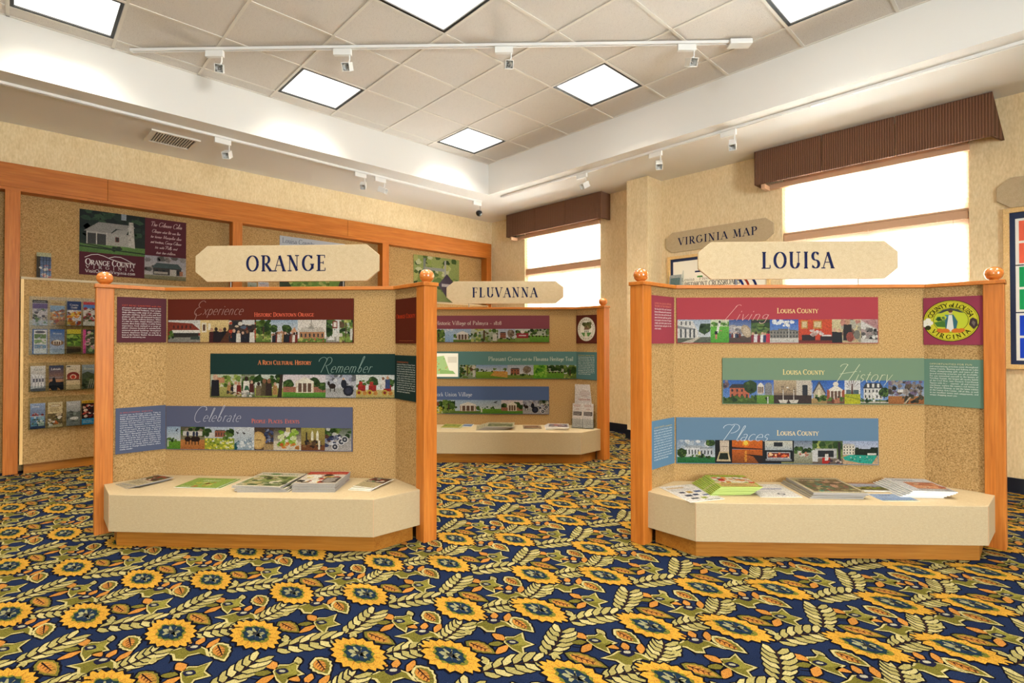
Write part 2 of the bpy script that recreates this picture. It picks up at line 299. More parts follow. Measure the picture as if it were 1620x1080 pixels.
class Ink:
    """lettering as flat strokes"""
    def __init__(s, z=0): s.V = []; s.F = []; s.Cc = []; s.z = z
    def stroke(s, pts, wf, col):
        n = len(pts); o = len(s.V)
        for i, (x, y) in enumerate(pts):
            a = pts[max(i - 1, 0)]; b = pts[min(i + 1, n - 1)]; dx, dy = b[0] - a[0], b[1] - a[1]; l = math.hypot(dx, dy) or 1; w = wf(dx / l, dy / l) / 2
            s.V += [(x - dy / l * w, y + dx / l * w, s.z), (x + dy / l * w, y - dx / l * w, s.z)]; s.Cc += [col, col]
        s.F += [(o + 2 * i, o + 2 * i + 1, o + 2 * i + 3, o + 2 * i + 2) for i in range(n - 1)]
    def width(s, txt, track=0, script=False, small=None):
        return sum(((SCRIPT.get(c) if script else None) or G.get(c if not (small and c.islower()) else c.upper(), (.36, 0)))[0] * (small if (small and c.islower()) else .70 if (script and c.islower()) else 1) + track for c in txt) - track
    def text(s, txt, x, y, size, col, thick=.15, thin=.055, track=.06, serif=.17, shear=0, fit=None, align='l', script=False, small=None, res=7, curve=None, sx=1):
        """SIZE = cap height; FIT = total width; SMALL = small-capital ratio for lower-case letters; CURVE maps (x, y) of a letter"""
        W0 = s.width(txt, track, script, small) * size
        if fit: sx = fit / W0
        W = W0 * sx; x -= {'l': 0, 'c': W / 2, 'r': W}[align]; cl = (*lin(col), 1); px = 0
        for ch in txt:
            k = .70 if script and ch.islower() else 1
            if small and ch.islower(): ch = ch.upper(); k = small
            adv, st = (SCRIPT.get(ch) if script else None) or G.get(ch, (.36, []))
            def P(u, v, px=px, k=k, adv=adv):
                u, v = u * k, v * k
                if curve: return curve(px + adv * k / 2, (u - adv * k / 2) * size, v * size)
                return (x + (px + u + shear * v) * size * sx, y + v * size)
            kk = 1.12 if k != 1 else 1
            if script: kk = 1 / k
            for q in st:
                t = q[0]; f = [float(z) for z in q[1:] if z not in 'tT']; fl = q[-1] if q[-1] in 'tT' else ''
                ww = (lambda dx, dy, fl=fl: size * k * kk * (thin if fl == 't' else thick if fl == 'T' else thin + (thick - thin) * abs(dy) ** 1.4))
                if t == 'l': s.stroke([P(f[0], f[1]), P(f[2], f[3])], ww, cl)
                elif t == 'a':
                    cx, cy, rx, ry, a0, a1 = f; n = max(3, int(abs(a1 - a0) / 360 * res * 2.2) + 1)
                    s.stroke([P(cx + rx * math.cos(R_(a0 + (a1 - a0) * i / n)), cy + ry * math.sin(R_(a0 + (a1 - a0) * i / n))) for i in range(n + 1)], ww, cl)
                elif t == 's' and serif: s.stroke([P(f[0] - serif, f[1]), P(f[0] + serif, f[1])], lambda a, b: size * k * thin * 1.25, cl)
            px += adv * k + track
        return W
    def para(s, lines, x, y, pitch, w, col, first=None, fcol=None):
        for i, t in enumerate(lines):
            c = fcol if (first is not None and i < first) else col
            W0 = s.width(t, .1) * pitch * .62
            s.text(t, x, y - pitch * i, pitch * .62, c, .17, .1, .1, 0, 0, fit=min(w, W0 * 1.2) if i < len(lines) - 1 else None, res=4, sx=.9)
    mesh = Pic.mesh

# ================================================================== THE ROOM
WX, WY, SZ, CZ = 6.0, 6.80, 3.30, 3.73      # window wall, display wall, soffit and tile ceiling heights
FX, FY = 4.80, 5.515                        # inner edge of the soffit
BX, BY = -5.0, -5.0                         # walls behind the viewer
KX, KY = -2.9, -2.9                         # soffit edge on those sides
S = dict(kind='structure')
wins = [(4.47, 5.99), (.523, 2.047)]
WZ0, WZ1 = .85, 3.02
# window wall with its two openings
mb = MB(); ys = [BY, .523, 2.047, 4.47, 5.99, 6.95]
for a, b in ((ys[0], ys[1]), (ys[2], ys[3]), (ys[4], ys[5])): mb.box(WX, WX + .22, a, b, 0, SZ + .6)
for a, b in ((ys[1], ys[2]), (ys[3], ys[4])): mb.box(WX, WX + .22, a, b, 0, WZ0); mb.box(WX, WX + .22, a, b, WZ1, SZ + .6)
wall_r = tag(obj('wall_right', mb, 'wall_paper'), **S)
box('pilaster', (5.67, 6.0, 3.50, 3.81, 0, SZ), 'wall_paper', wall_r, .004)
# display wall: shallow bays below, furred out above
mb = MB().box(BX, WX, 6.91, 7.05, 0, SZ + .6).box(BX, WX, WY, 6.92, 2.90, SZ + .6).box(5.945, WX, WY, 6.92, 0, 2.905)
wall_l = tag(obj('wall_left', mb, 'wall_paper'), **S)
# the two walls behind the viewer; their unseen windows are added as fill light
RH = (.75, 2.95); RW = {True: (.3, .7), False: (.8, 1.9)}
def holed(axis):
    mb = MB(); q = lambda a, b, z0, z1: mb.box(BX - .15, BX, a, b, z0, z1) if axis else mb.box(a, b, BY - .15, BY, z0, z1)
    e = BY - .15 if axis else BX; end = 7.05 if axis else WX + .2
    for c, RWD in (RW[axis],): q(e, c - RWD / 2, 0, SZ + .6); q(c - RWD / 2, c + RWD / 2, 0, RH[0]); q(c - RWD / 2, c + RWD / 2, RH[1], SZ + .6); e = c + RWD / 2
    q(e, end, 0, SZ + .6); return mb
tag(obj('wall_back', holed(True), 'wall_paper'), **S); tag(obj('wall_front', holed(False), 'wall_paper'), **S)
wn_ = 3  # added fill windows are numbered on from the two real ones
for axis in (True, False):
    for c, RWD in (RW[axis],):
        o = tag(empty('window_%d' % wn_, (BX - .08, c, 0) if axis else (c, BY - .08, 0), R_(90) if axis else 0), **S); wn_ += 1; h = RWD / 2
        for q in ((-h, h, RH[0], RH[0] + .06), (-h, h, RH[1] - .06, RH[1]), (-h, -h + .06, RH[0] + .06, RH[1] - .06), (h - .06, h, RH[0] + .06, RH[1] - .06), (-.025, .025, RH[0] + .06, RH[1] - .06)): box('window_frame', (q[0], q[1], -.03, .03, q[2], q[3]), 'blind_rail', o)
        for x0, x1 in ((-h + .06, -.025), (.025, h - .06)): box('pane', (x0, x1, -.004, .0, RH[0] + .06, RH[1] - .06), 'window_glass', o)
def portal(loc, rz, w, h):
    L = bpy.data.lights.new('window_portal', 'AREA'); L.shape = 'RECTANGLE'; L.size = w; L.size_y = h; L.cycles.is_portal = True
    o = bpy.data.objects.new('window_portal', L); C.objects.link(o); o.location = loc; o.rotation_euler = (R_(90), 0, rz)
portal((BX - .16, RW[True][0], sum(RH) / 2), R_(-90), RW[True][1], RH[1] - RH[0]); portal((RW[False][0], BY - .16, sum(RH) / 2), 0, RW[False][1], RH[1] - RH[0])
for a_, b_ in wins: portal((WX + .23, (a_ + b_) / 2, (WZ0 + WZ1) / 2), R_(90), b_ - a_, WZ1 - WZ0)
mb = MB().box(WX - .014, WX, BY, 3.5, 0, .115).box(WX - .014, WX, 3.81, WY, 0, .115).box(5.656, 5.67, 3.486, 3.824, 0, .115).box(5.66, WX - .01, 3.486, 3.5, 0, .115)
tag(obj('baseboard_right', mb, 'navy_rubber'), **S)

# ceiling: structural slab, soffit ring, painted fascia, grid bars and lay-in tiles
ceil = tag(box('ceiling', (BX, WX + .2, BY, 7.05, 4.05, 4.15), 'paint_white'), **S)
for a in ((BX, WX, FY, WY + .1, SZ, SZ + .09), (FX, WX, KY, FY, SZ, SZ + .09), (BX, KX, BY, FY, SZ, SZ + .09), (KX, WX, BY, KY, SZ, SZ + .09)): box('soffit', a, 'paint_white', ceil)
for a in ((KX, FX, FY - .004, FY + .03, SZ - .001, 4.05), (FX - .004, FX + .03, KY, FY, SZ - .001, 4.05), (KX - .03, KX + .004, KY, FY, SZ - .001, 4.05), (KX, FX, KY - .03, KY + .004, SZ - .001, 4.05)): box('fascia', a, 'paint_white', ceil)
TX, TY = .638, .6475
gx = [FX] + [4.403 - TX * k for k in range(12)] + [KX]
gy = [FY] + [5.343 - TY * k for k in range(13)] + [KY]
gx = [q for q in gx if q >= KX]; gy = [q for q in gy if q >= KY]
lights = []
for i in range(len(gx) - 1):
    for j in range(len(gy) - 1):
        if i % 3 == 1 and j % 3 == 1 and i < 12 and j < 13: lights.append(((gx[i] + gx[i + 1]) / 2, (gy[j] + gy[j + 1]) / 2, gx[i] - gx[i + 1], gy[j] - gy[j + 1])); continue
        w, h = gx[i] - gx[i + 1], gy[j] - gy[j + 1]
        if w < .03 or h < .03: continue
        t = link('ceiling_tile', None or MB().box(-w / 2 + .004, w / 2 - .004, -h / 2 + .004, h / 2 - .004, CZ, CZ + .016).mesh('ceiling_tile', 'tile_white'), ceil, Matrix.Translation(((gx[i] + gx[i + 1]) / 2, (gy[j] + gy[j + 1]) / 2, rnd.uniform(-.0008, .0012))))
for x in gx[1:-1]: box('grid_bar', (x - .011, x + .011, KY, FY, CZ - .006, CZ - .001), 'grid_white', ceil)
for y in gy[1:-1]: box('grid_bar', (KX, FX, y - .011, y + .011, CZ - .0055, CZ - .0005), 'grid_white', ceil)
for a in ((KX, FX, FY - .018, FY, CZ - .006, CZ), (FX - .018, FX, KY, FY, CZ - .006, CZ)): box('edge_angle', a, 'grid_white', ceil)

# recessed light panels
LBL = {(4.09, 5.02): 'small looking square light panel nearest the far inner corner of the ceiling', (4.09, 3.08): 'square light panel above and between the second and third spotlights of the hanging track', (2.17, 5.02): 'square light panel under the left half of the hanging track, near the left soffit',
       (2.17, 3.08): 'large square light panel cut by the top edge at mid ceiling', (.26, 5.02): 'square light panel at the top left corner beside the left soffit', (4.09, 1.13): 'square light panel at the top right near the window side soffit'}
for x, y, w, h in lights:
    k = next((v for q, v in LBL.items() if abs(q[0] - x) < .1 and abs(q[1] - y) < .1), None)
    o = tag(empty('ceiling_light', (x, y, CZ)), k or 'square light panel in the ceiling above the front half of the room', 'light', 'recessed ceiling light panels')
    a, b = w / 2 - .014, h / 2 - .014; f = .022
    mb = MB()
    for q in ((-a, a, -b, -b + f), (-a, a, b - f, b), (-a, -a + f, -b + f, b - f), (a - f, a, -b + f, b - f)): mb.box(*q, -.004, .05)
    obj('frame', mb, 'black', o)
    box('diffuser', (-a + f, a - f, -b + f, b - f, .006, .012), 'lamp_diffuser', o)
    L = bpy.data.lights.new('lamp', 'AREA'); L.shape = 'RECTANGLE'; L.size = 2 * (a - f); L.size_y = 2 * (b - f); L.energy = LAMP_W; L.color = LAMP_COL; L.spread = LAMP_SPREAD
    lo = bpy.data.objects.new('lamp', L); C.objects.link(lo); lo.parent = o; lo.location = (0, 0, .003)

# soffit air vent
v = tag(empty('air_vent', (1.14, 6.22, SZ), R_(1.5)), 'white louvred air vent set into the left soffit', 'vent')
mb = MB()
for q in ((-.21, .21, -.19, -.16), (-.21, .21, .16, .19), (-.21, -.175, -.16, .16), (.175, .21, -.16, .16)): mb.box(*q, -.016, .002)
obj('frame', mb, 'grid_white', v); box('dark_back', (-.18, .18, -.165, .165, -.0015, .001), 'black', v)
sl = MB().add([(-.0135, -.155, -.014), (.0055, -.155, -.002), (.0075, -.155, -.004), (-.0115, -.155, -.016), (-.0135, .155, -.014), (.0055, .155, -.002), (.0075, .155, -.004), (-.0115, .155, -.016)], [(0, 1, 2, 3), (7, 6, 5, 4), (0, 4, 5, 1), (1, 5, 6, 2), (2, 6, 7, 3), (3, 7, 4, 0)]).mesh('slat', 'grid_white')
for k in range(15): link('slat', sl, v, Matrix.Translation((-.16 + .0225 * k, 0, 0)))

# ------------------------------------------------------------------ carpet (printed/tufted pattern)
def carpet():
    P = []      # polygons of one repeat: (points, z, colour)
    NAVY, DARK, GOLD, AMB, OLV, KHA, PALE, GRN = '#1b2643', '#0f0e16', '#be8e32', '#b07634', '#665f26', '#9c9058', '#b3a670', '#1c3030'
    def add(pts, z, c): P.append((pts, z * .0004, lin(c)))
    def turn(pts, c, ang): ca, sa = math.cos(ang), math.sin(ang); return [(c[0] + x * ca - y * sa, c[1] + x * sa + y * ca) for x, y in pts]
    def grow(pts, k):
        n = len(pts); out = []
        for i in range(n):
            a = pts[i - 1]; b = pts[(i + 1) % n]; dx, dy = b[0] - a[0], b[1] - a[1]; l = math.hypot(dx, dy) or 1; out.append((pts[i][0] + dy / l * k, pts[i][1] - dx / l * k))
        return out
    def almond(L, Wd, n, jag, sk=0):
        ps = []
        for i in range(n):
            t = 2 * math.pi * i / n; y = math.cos(t); w = Wd * max(0, 1 - abs(y) ** 2.1) ** .8 * (1 if math.sin(t) >= 0 else -1)
            k = 1 + (jag if i % 2 else -jag); ps.append((-w * k, y * L * (k if abs(y) < .97 else 1.06)))
        return ps
    def flower(c, ang):
        a = almond(.152, .082, 40, .085); add(turn(grow(a, .011), c, ang), 4, DARK); add(turn(a, c, ang), 5, GOLD)
        for i in range(0, 40, 2):
            t = 2 * math.pi * (i + .5) / 40; x, y = -math.sin(t), math.cos(t); p = lambda k, d: (-k * .082 * max(0, 1 - abs(math.cos(t + d)) ** 2.1) ** .8 * (1 if math.sin(t + d) > 0 else -1), k * .150 * math.cos(t + d))
            add(turn([p(.55, .05), p(.97, .0), p(.55, -.05)], c, ang), 6, AMB if i % 4 else '#a06a22')
        add(turn(almond(.090, .050, 26, .08), c, ang), 7, '#6b6a28'); add(turn(almond(.078, .043, 22, .09), c, ang), 8, GRN); add(turn(almond(.066, .036, 18, .10), c, ang), 9, '#1b2a40' )
        for k in range(7):
            t = 2 * math.pi * k / 7 + .3; x, y = .022 * math.cos(t), .040 * math.sin(t); add(turn([(x * .05 - y * .2, y * .05 + x * .2), (x - .008, y - .010), (x * 1.42, y * 1.42), (x + .008, y + .011), (x * .05 + y * .2, y * .05 - x * .2)], c, ang), 10, '#918d68')
        add(turn(almond(.014, .010, 8, 0), c, ang), 11, '#2a2a2c')
    def leaf(s, e, w, cols, vein=True):
        dx, dy = e[0] - s[0], e[1] - s[1]; L = math.hypot(dx, dy); ang = math.atan2(dy, dx)
        prof = [(q / 11, max(.02, math.sin(math.pi * (q / 11) ** .8) ** .9)) for q in range(12)]
        up = [(x * L, w * y * (1.08 if i % 2 else .92)) for i, (x, y) in enumerate(prof)]; dn = [(x * L, -w * y * (.92 if i % 2 else 1.08)) for i, (x, y) in enumerate(prof)][::-1]
        a = (dn[::-1] + up[::-1]); add(turn(grow(a, .008), s, ang), 1, DARK); add(turn(a, s, ang), 2, cols[0])
        b = [(L * .1 + x * .8, y * .78) for x, y in a]; add(turn(b, s, ang), 3, cols[1]); b = [(L * .14 + x * .62, y * .55 - w * .12) for x, y in a]; add(turn(b, s, ang), 4, cols[2])
        if vein:
            add(turn([(L * .16, -.003), (L * .7, -.001), (L * .7, .002), (L * .16, .003)], s, ang), 5, DARK)
            for k in range(4): x = L * (.24 + .13 * k); add(turn([(x, -.002), (x + .012, -w * .42), (x + .016, -w * .4), (x + .006, .002), (x + .016, w * .4), (x + .012, w * .42)], s, ang), 5, '#5a2f1d')
    def fern(s, e, bend=.012):
        dx, dy = e[0] - s[0], e[1] - s[1]; L = math.hypot(dx, dy); ang = math.atan2(dy, dx); B = lambda x: 4 * bend * (x / L) * (1 - x / L)
        n = 6
        for k in range(n):
            x = L * (.06 + .86 * k / (n - 1)); sc = (.75 + .5 * math.sin(math.pi * (k + .8) / (n + .6))) * .052
            for sd in (1, -1):
                b = [(0, 0), (sc * .35, sd * sc * .18), (sc * .95, sd * sc * .52), (sc * 1.12, sd * sc * .95), (sc * .72, sd * sc * 1.02), (sc * .42, sd * sc * .86), (sc * .05, sd * sc * .5)]
                b = [(x + q[0] - .006, B(x) + q[1]) for q in b]; b = b if sd > 0 else b[::-1]
                zz = 1.2 + .25 * k; add(turn(grow(b, .0065), s, ang), zz, DARK); add(turn(b, s, ang), zz + .12, KHA if (k + sd) % 3 else PALE)
        top = [(L * t / 8, B(L * t / 8) + .0042) for t in range(9)]; bot = [(x, y - .0085) for x, y in top]; add(turn(bot + top[::-1], s, ang), 5, '#2a1c1a')
    def tul1(c):
        q = lambda *p: [(c[0] + x * 1.16, c[1] + y * 1.16) for x, y in p]
        body = q((-.030, -.030), (-.024, -.086), (.004, -.052), (.048, -.064), (.040, -.022), (.072, .020), (.030, .022), (.006, .044), (-.022, .022))
        add(grow(body, .008), 1, DARK); add(body, 2, PALE); add([(c[0] + (x - c[0]) * .84, c[1] + (y - c[1]) * .84) for x, y in body], 3, OLV)
        add(q((-.012, -.02), (.03, -.05), (.034, -.03), (.05, .008), (.008, .012)), 4, '#7d7632')
        add(turn(almond(.026, .018, 12, .05), c, .6), 5, '#1b1c33'); add(turn(almond(.013, .008, 8, .1), c, .6), 6, '#9a957a')
        for cc, an in ((q((-.012, .058))[0], .1), (q((-.056, -.006))[0], 1.7)): p = turn(almond(.036, .019, 12, .06), cc, an); add(grow(p, .007), 1, DARK); add(p, 2, AMB)
        p = turn(almond(.030, .017, 10, .06), q((-.048, .034))[0], .9); add(grow(p, .006), 1, DARK); add(p, 2, OLV)
    def tul2(c):
        q = lambda *p: [(c[0] + x * 1.16, c[1] + y * 1.16) for x, y in p]
        body = q((-.088, .050), (-.062, .006), (-.066, -.034), (-.044, -.058), (-.024, -.040), (.012, -.052), (.030, -.098), (.036, -.040), (.020, .004), (-.012, .034), (-.05, .036))
        add(grow(body, .008), 1, DARK); add(body, 2, PALE); add([(c[0] - .014 + (x - c[0] + .014) * .84, c[1] - .004 + (y - c[1] + .004) * .82) for x, y in body], 3, OLV)
        add(turn(almond(.030, .024, 12, .05), (c[0] + .002, c[1] + .002), .8), 5, '#1a1a30'); add(turn(almond(.014, .011, 8, .15), (c[0] + .006, c[1] + .006), .8), 6, '#a09a84')
        for cc, an, l in ((q((-.006, .074))[0], .25, .042), (q((.060, -.014))[0], -.95, .034), (q((.030, .030))[0], -.7, .026)): p = turn(almond(l, .017, 12, .06), cc, an); add(grow(p, .007), 1, DARK); add(p, 2, AMB)
    LX, LY = .51, .695
    for fx, fy in ((0, 0), (.252, .264)):
        flower((fx, fy), R_(8)); tul1((fx - .02 + .01, fy + .36)) if fy == 0 else tul1((fx - .009, fy + .326)); tul2((fx + (.012 if fy == 0 else .04), fy + (.215 if fy == 0 else -.196)))
    leaf((.345, .392), (.392, .218), .033, (OLV, '#9a7430', AMB)); leaf((.107, .034), (.141, -.114), .033, (OLV, '#9a7430', AMB))
    leaf((.117, .358), (.108, .214), .038, (PALE, OLV, AMB)); leaf((.373, .044), (.361, -.115), .038, (PALE, OLV, AMB))
    fern((.322, .188), (.486, .096)); fern((.024, .528), (.234, .420)); fern((.036, .112), (.186, .154), -.012); fern((.280, .430), (.463, .512), -.012)
    for b in ((.061, .383), (.162, .086), (.083, .576), (.30, .40)): leaf((b[0] - .01, b[1] - .026), (b[0] + .006, b[1] + .028), .015, (PALE, KHA, KHA), False)
    for a, b in (((.14, .60), (.20, .66)), ((.44, .34), (.40, .40)), ((.20, .02), (.24, .10)), ((.46, .18), (.44, .27))):
        dx, dy = b[0] - a[0], b[1] - a[1]; l = math.hypot(dx, dy); nx, ny = -dy / l * .003, dx / l * .003; add([(a[0] - nx, a[1] - ny), (b[0] - nx, b[1] - ny), (b[0] + nx, b[1] + ny), (a[0] + nx, a[1] + ny)], 1, DARK)
    V = np.array([(x + 1.259, y + 1.677, z) for pts, z, c in P for x, y in pts]); cols = np.array([(*c, 1) for pts, z, c in P for _ in pts]); ln = np.array([len(p[0]) for p in P])
    pid = np.repeat(np.arange(len(P)), ln)
    VV, CC, LL = [], [], []
    for i in range(-13, 11):
        for j in range(-10, 9):
            w = V + (i * LX, j * LY, 0)
            if w[:, 0].min() > 5.98 or w[:, 1].min() > 6.74 or w[:, 0].max() < BX or w[:, 1].max() < BY: continue
            okv = (w[:, 0] < 5.98) & (w[:, 1] < 6.86) & (w[:, 0] > BX + .01) & (w[:, 1] > BY + .01)
            okp = np.ones(len(P), bool); np.logical_and.at(okp, pid, okv)
            VV.append(w[okp[pid]]); CC.append(cols[okp[pid]]); LL.append(ln[okp])
    V = np.concatenate(VV); Cc = np.concatenate(CC); L = np.concatenate(LL)
    base = np.array([(BX, BY, 0), (WX, BY, 0), (WX, 6.92, 0), (BX, 6.92, 0)])
    V = np.concatenate([base, V]); Cc = np.concatenate([np.array([(*lin(NAVY), 1)] * 4), Cc]); L = np.concatenate([[4], L])
    me = bpy.data.meshes.new('floor'); n = len(V); me.vertices.add(n); me.vertices.foreach_set('co', V.ravel()); me.loops.add(n); me.loops.foreach_set('vertex_index', np.arange(n))
    st = np.concatenate([[0], np.cumsum(L)[:-1]]); me.polygons.add(len(L)); me.polygons.foreach_set('loop_start', st); me.polygons.foreach_set('loop_total', L)
    at = me.color_attributes.new('Col', 'FLOAT_COLOR', 'POINT'); at.data.foreach_set('color', Cc.ravel().astype(np.float32)); me.materials.append(MATS['carpet']); me.update(calc_edges=True); me.validate()
    return link('floor', me)
tag(carpet(), **S)

# ------------------------------------------------------------------ windows, blinds, valances
slat_me = {}
for wi, (y0, y1) in enumerate(wins):
    cy, w = (y0 + y1) / 2, y1 - y0
    wn = MB(); X0, X1 = WX + .10, WX + .16
    for q in ((y0, y1, WZ0, WZ0 + .06), (y0, y1, WZ1 - .06, WZ1), (y0, y0 + .05, WZ0, WZ1), (y1 - .05, y1, WZ0, WZ1)): wn.box(X0, X1, *q)
    wo = tag(obj('window_%d' % (wi + 1), wn, 'blind_rail'), **S)
    box('transom_bar', (X0 - .01, X1, y0, y1, 2.27, 2.43), 'blind_rail', wo)
    box('mullion', (X0 + .005, X1 - .005, cy - .025, cy + .025, WZ0 + .05, WZ1 - .05), 'blind_rail', wo)
    for a, b in ((WZ0 + .06, 2.27), (2.43, WZ1 - .06)):
        for c, d in ((y0 + .05, cy - .025), (cy + .025, y1 - .05)): box('pane', (X0 + .028, X0 + .032, c, d, a, b), 'window_glass', wo)
    box('window_sill', (WX - .03, X0, y0 - .02 * 0, y1, WZ0 - .03, WZ0), 'blind_rail', wo)
    side = ('far', 'near')[wi]
    for part, (zb, zt) in (('upper', (2.395, 3.0)), ('lower', (.88, 2.375))):
        lbl = 'white slatted blind in the %s part of the window %s' % (part, ('behind the FLUVANNA sign', 'behind the LOUISA sign')[wi])
        bl = tag(empty('window_blind', (WX + .045, cy, zb)), lbl, 'blind', 'white slatted window blinds')
        h = zt - zb; hw = w / 2 - .008
        box('headrail', (-.028, .028, -hw, hw, h - .055, h + (.018 if part == 'lower' else 0)), 'blind_rail', bl, .003); box('bottom_rail', (-.026, .026, -hw, hw, 0, .02), 'blind_rail', bl, .004)
        if wi not in slat_me:
            a = R_(62); dx, dz = .025 * math.cos(a), .025 * math.sin(a); cv = .003
            slat_me[wi] = MB().add([(dx, -hw, -dz), (cv, -hw, .002), (-dx, -hw, dz), (dx, hw, -dz), (cv, hw, .002), (-dx, hw, dz), (dx + .002, -hw, -dz), (cv + .002, -hw, .002), (-dx + .002, -hw, dz), (dx + .002, hw, -dz), (cv + .002, hw, .002), (-dx + .002, hw, dz)],
                [(0, 1, 4, 3), (1, 2, 5, 4), (9, 10, 7, 6), (10, 11, 8, 7), (0, 3, 9, 6), (2, 8, 11, 5)]).mesh('slat', 'slat')
        n = int((h - .08) / .043)
        for k in range(n): link('slat', slat_me[wi], bl, Matrix.Translation((0, 0, .045 + k * (h - .10) / (n - 1))))
        for yy in (-hw * .72, -hw * .02, hw * .72): obj('ladder_cord', MB().rod((-.027, yy, .01), (-.027, yy, h - .03), .0012, 5), 'paper', bl)
        obj('tilt_wand', MB().rod((-.035, -hw + .1, h - .05), (-.035, -hw + .1, h - .05 - min(.42, h * .6)), .004, 6), 'acrylic', bl)
for vi, (a, b, lbl) in enumerate(((4.30, 6.205, 'brown cloth window valance above the farther window, left of the pilaster'), (.353, 2.257, 'brown ribbed cloth window valance above the near right window'))):
    vx = 5.783; vz0, vz1 = 2.935, SZ - .004
    vo = tag(empty('window_valance', (WX - .001, (a + b) / 2, vz0)), lbl, 'valance', 'brown window valances'); L = b - a; h = vz1 - vz0; d = vx - WX
    cuts = [-L / 2, -L / 2 + L * .345, -L / 2 + L * .66, L / 2]
    for k in range(3): box('valance_panel', (d, d + .03, cuts[k] + .004, cuts[k + 1] - .004, 0, h), 'valance_cloth', vo, .004)
    for sg in (-1, 1):
        y = sg * L / 2; e = .06 if (vi == 1 and sg < 0) else 0
        obj('valance_return', MB().add([(d + .004, y, 0), (0, y + sg * e, 0), (0 if not e else -.15, y, h), (d + .004, y, h), (d + .004, y - sg * .02, 0), (0, y + sg * e - sg * .02, 0), (0 if not e else -.15, y - sg * .02, h), (d + .004, y - sg * .02, h)],
            [(0, 1, 2, 3), (7, 6, 5, 4), (0, 4, 5, 1), (1, 5, 6, 2), (2, 6, 7, 3), (3, 7, 4, 0)]), 'valance_cloth', vo)
    box('mounting_batten', (-.05, 0, -L / 2 + .16, L / 2 - .06, -.035, .02), 'blind_rail', vo, .003)
    box('bracket', (-.19, -.05, L / 2 - .1, L / 2 - .06, -.05, .0), 'blind_rail', vo, .003)

# ------------------------------------------------------------------ light tracks and spotlights
def track(name, p, q, lbl, end=False):
    p, q = Vector(p), Vector(q); L = (q - p).length; o = tag(empty(name, p, math.atan2(q.y - p.y, q.x - p.x)), lbl, 'light track')
    obj('channel', MB().box(0, L, -.018, -.007, -.022, 0).box(0, L, .007, .018, -.022, 0).box(0, L, -.007, .007, -.006, 0), 'track_white', o)
    box('end_cap', (-.012, 0, -.019, .019, -.023, 0), 'track_white', o); box('end_cap', (L, L + .012, -.019, .019, -.023, 0), 'track_white', o)
    if end: box('feed_box', (L - .08, L + .10, -.045, .045, -.04, -.001), 'track_white', o, .004)
    else: box('coupler', (L * .5 - .05, L * .5 + .05, -.02, .02, -.024, -.001), 'track_white', o, .002)
    return o
track('light_track', (-2.6, 5.70, SZ), (4.93, 5.84, SZ), 'white light track running along the left soffit')
track('light_track', (4.975, 5.42, SZ), (4.965, -2.6, SZ), 'white light track running along the soffit over the windows')
track('light_track', (.70, 5.40, CZ - .006), (4.30, 1.80, CZ - .006), 'white light track crossing the tiled ceiling diagonally', True)
def spot(p, az, tilt, yaw, lbl, dark=False):
    o = tag(empty('track_spotlight', p, R_(az)), lbl, 'spotlight', 'white track spotlights')
    box('adapter', (-.075, .075, -.017, .017, -.055, -.002), 'track_white', o, .003)
    obj('stem', MB().rod((.06, 0, -.05), (.06, 0, -.10), .006, 8).rod((.06, 0, -.098), (.045, 0, -.125), .005, 8), 'chrome' if dark else 'track_white', o)
    M = Matrix.Translation((.04, 0, -.15)) @ Matrix.Rotation(R_(yaw - az), 4, 'Z') @ Matrix.Rotation(R_(tilt), 4, 'Y')
    if dark:
        hd = obj('head', MB().lathe([(.0, -.03), (.03, -.028), (.045, -.01), (.048, .012), (.04, .03)], n=18), 'chrome', o, M)
        obj('dome', MB().lathe([(.047, 0), (.042, .028), (.028, .046), (.0, .054)], n=18), 'black', hd, Matrix.Translation((0, 0, .012)))
    else:
        hd = obj('head', MB().box(-.034, .034, -.034, -.028, -.05, .05).box(-.034, .034, .028, .034, -.05, .05).box(-.034, -.028, -.028, .028, -.05, .05).box(.028, .034, -.028, .028, -.05, .05).box(-.034, .034, -.034, .034, -.056, -.05), 'track_white', o, M, .003)
        obj('reflector', MB().lathe([(.008, -.045), (.018, -.02), (.027, .03)], n=16), 'track_white', hd); obj('bulb', MB().lathe([(.0, .012), (.008, .008), (.010, -.03)], n=10), 'paper_grey', hd)
for q in (((1.49, 5.775, SZ - .022), 1, 120, -125, 'white square spotlight under the left soffit track, just right of the air vent'), ((3.0, 5.805, SZ - .022), 1, 125, -125, 'left one of the two spotlights close together on the left soffit track'), ((3.27, 5.81, SZ - .022), 1, 110, -60, 'right one of the two spotlights close together on the left soffit track'),
          ((4.86, 5.838, SZ - .022), 1, 140, -125, 'black domed spotlight with chrome arm at the far soffit corner', True), ((4.972, 3.98, SZ - .022), -90, 120, 170, 'spotlight on the window side track, nearest the pilaster top'), ((4.97, 2.97, SZ - .022), -90, 130, 215, 'spotlight on the window side track above the VIRGINIA MAP sign'), ((4.969, 2.18, SZ - .022), -90, 135, 200, 'spotlight on the window side track closest to the near brown valance'),
          ((1.20, 4.90, CZ - .028), -45, 115, 250, 'leftmost spotlight on the diagonal ceiling track'), ((1.97, 4.13, CZ - .028), -45, 120, 225, 'spotlight on the diagonal ceiling track, above the left light panel'), ((2.93, 3.17, CZ - .028), -45, 115, 235, 'spotlight at the middle of the diagonal ceiling track'), ((4.0, 2.10, CZ - .028), -45, 115, 235, 'spotlight next to the feed box of the diagonal ceiling track')): spot(*q)

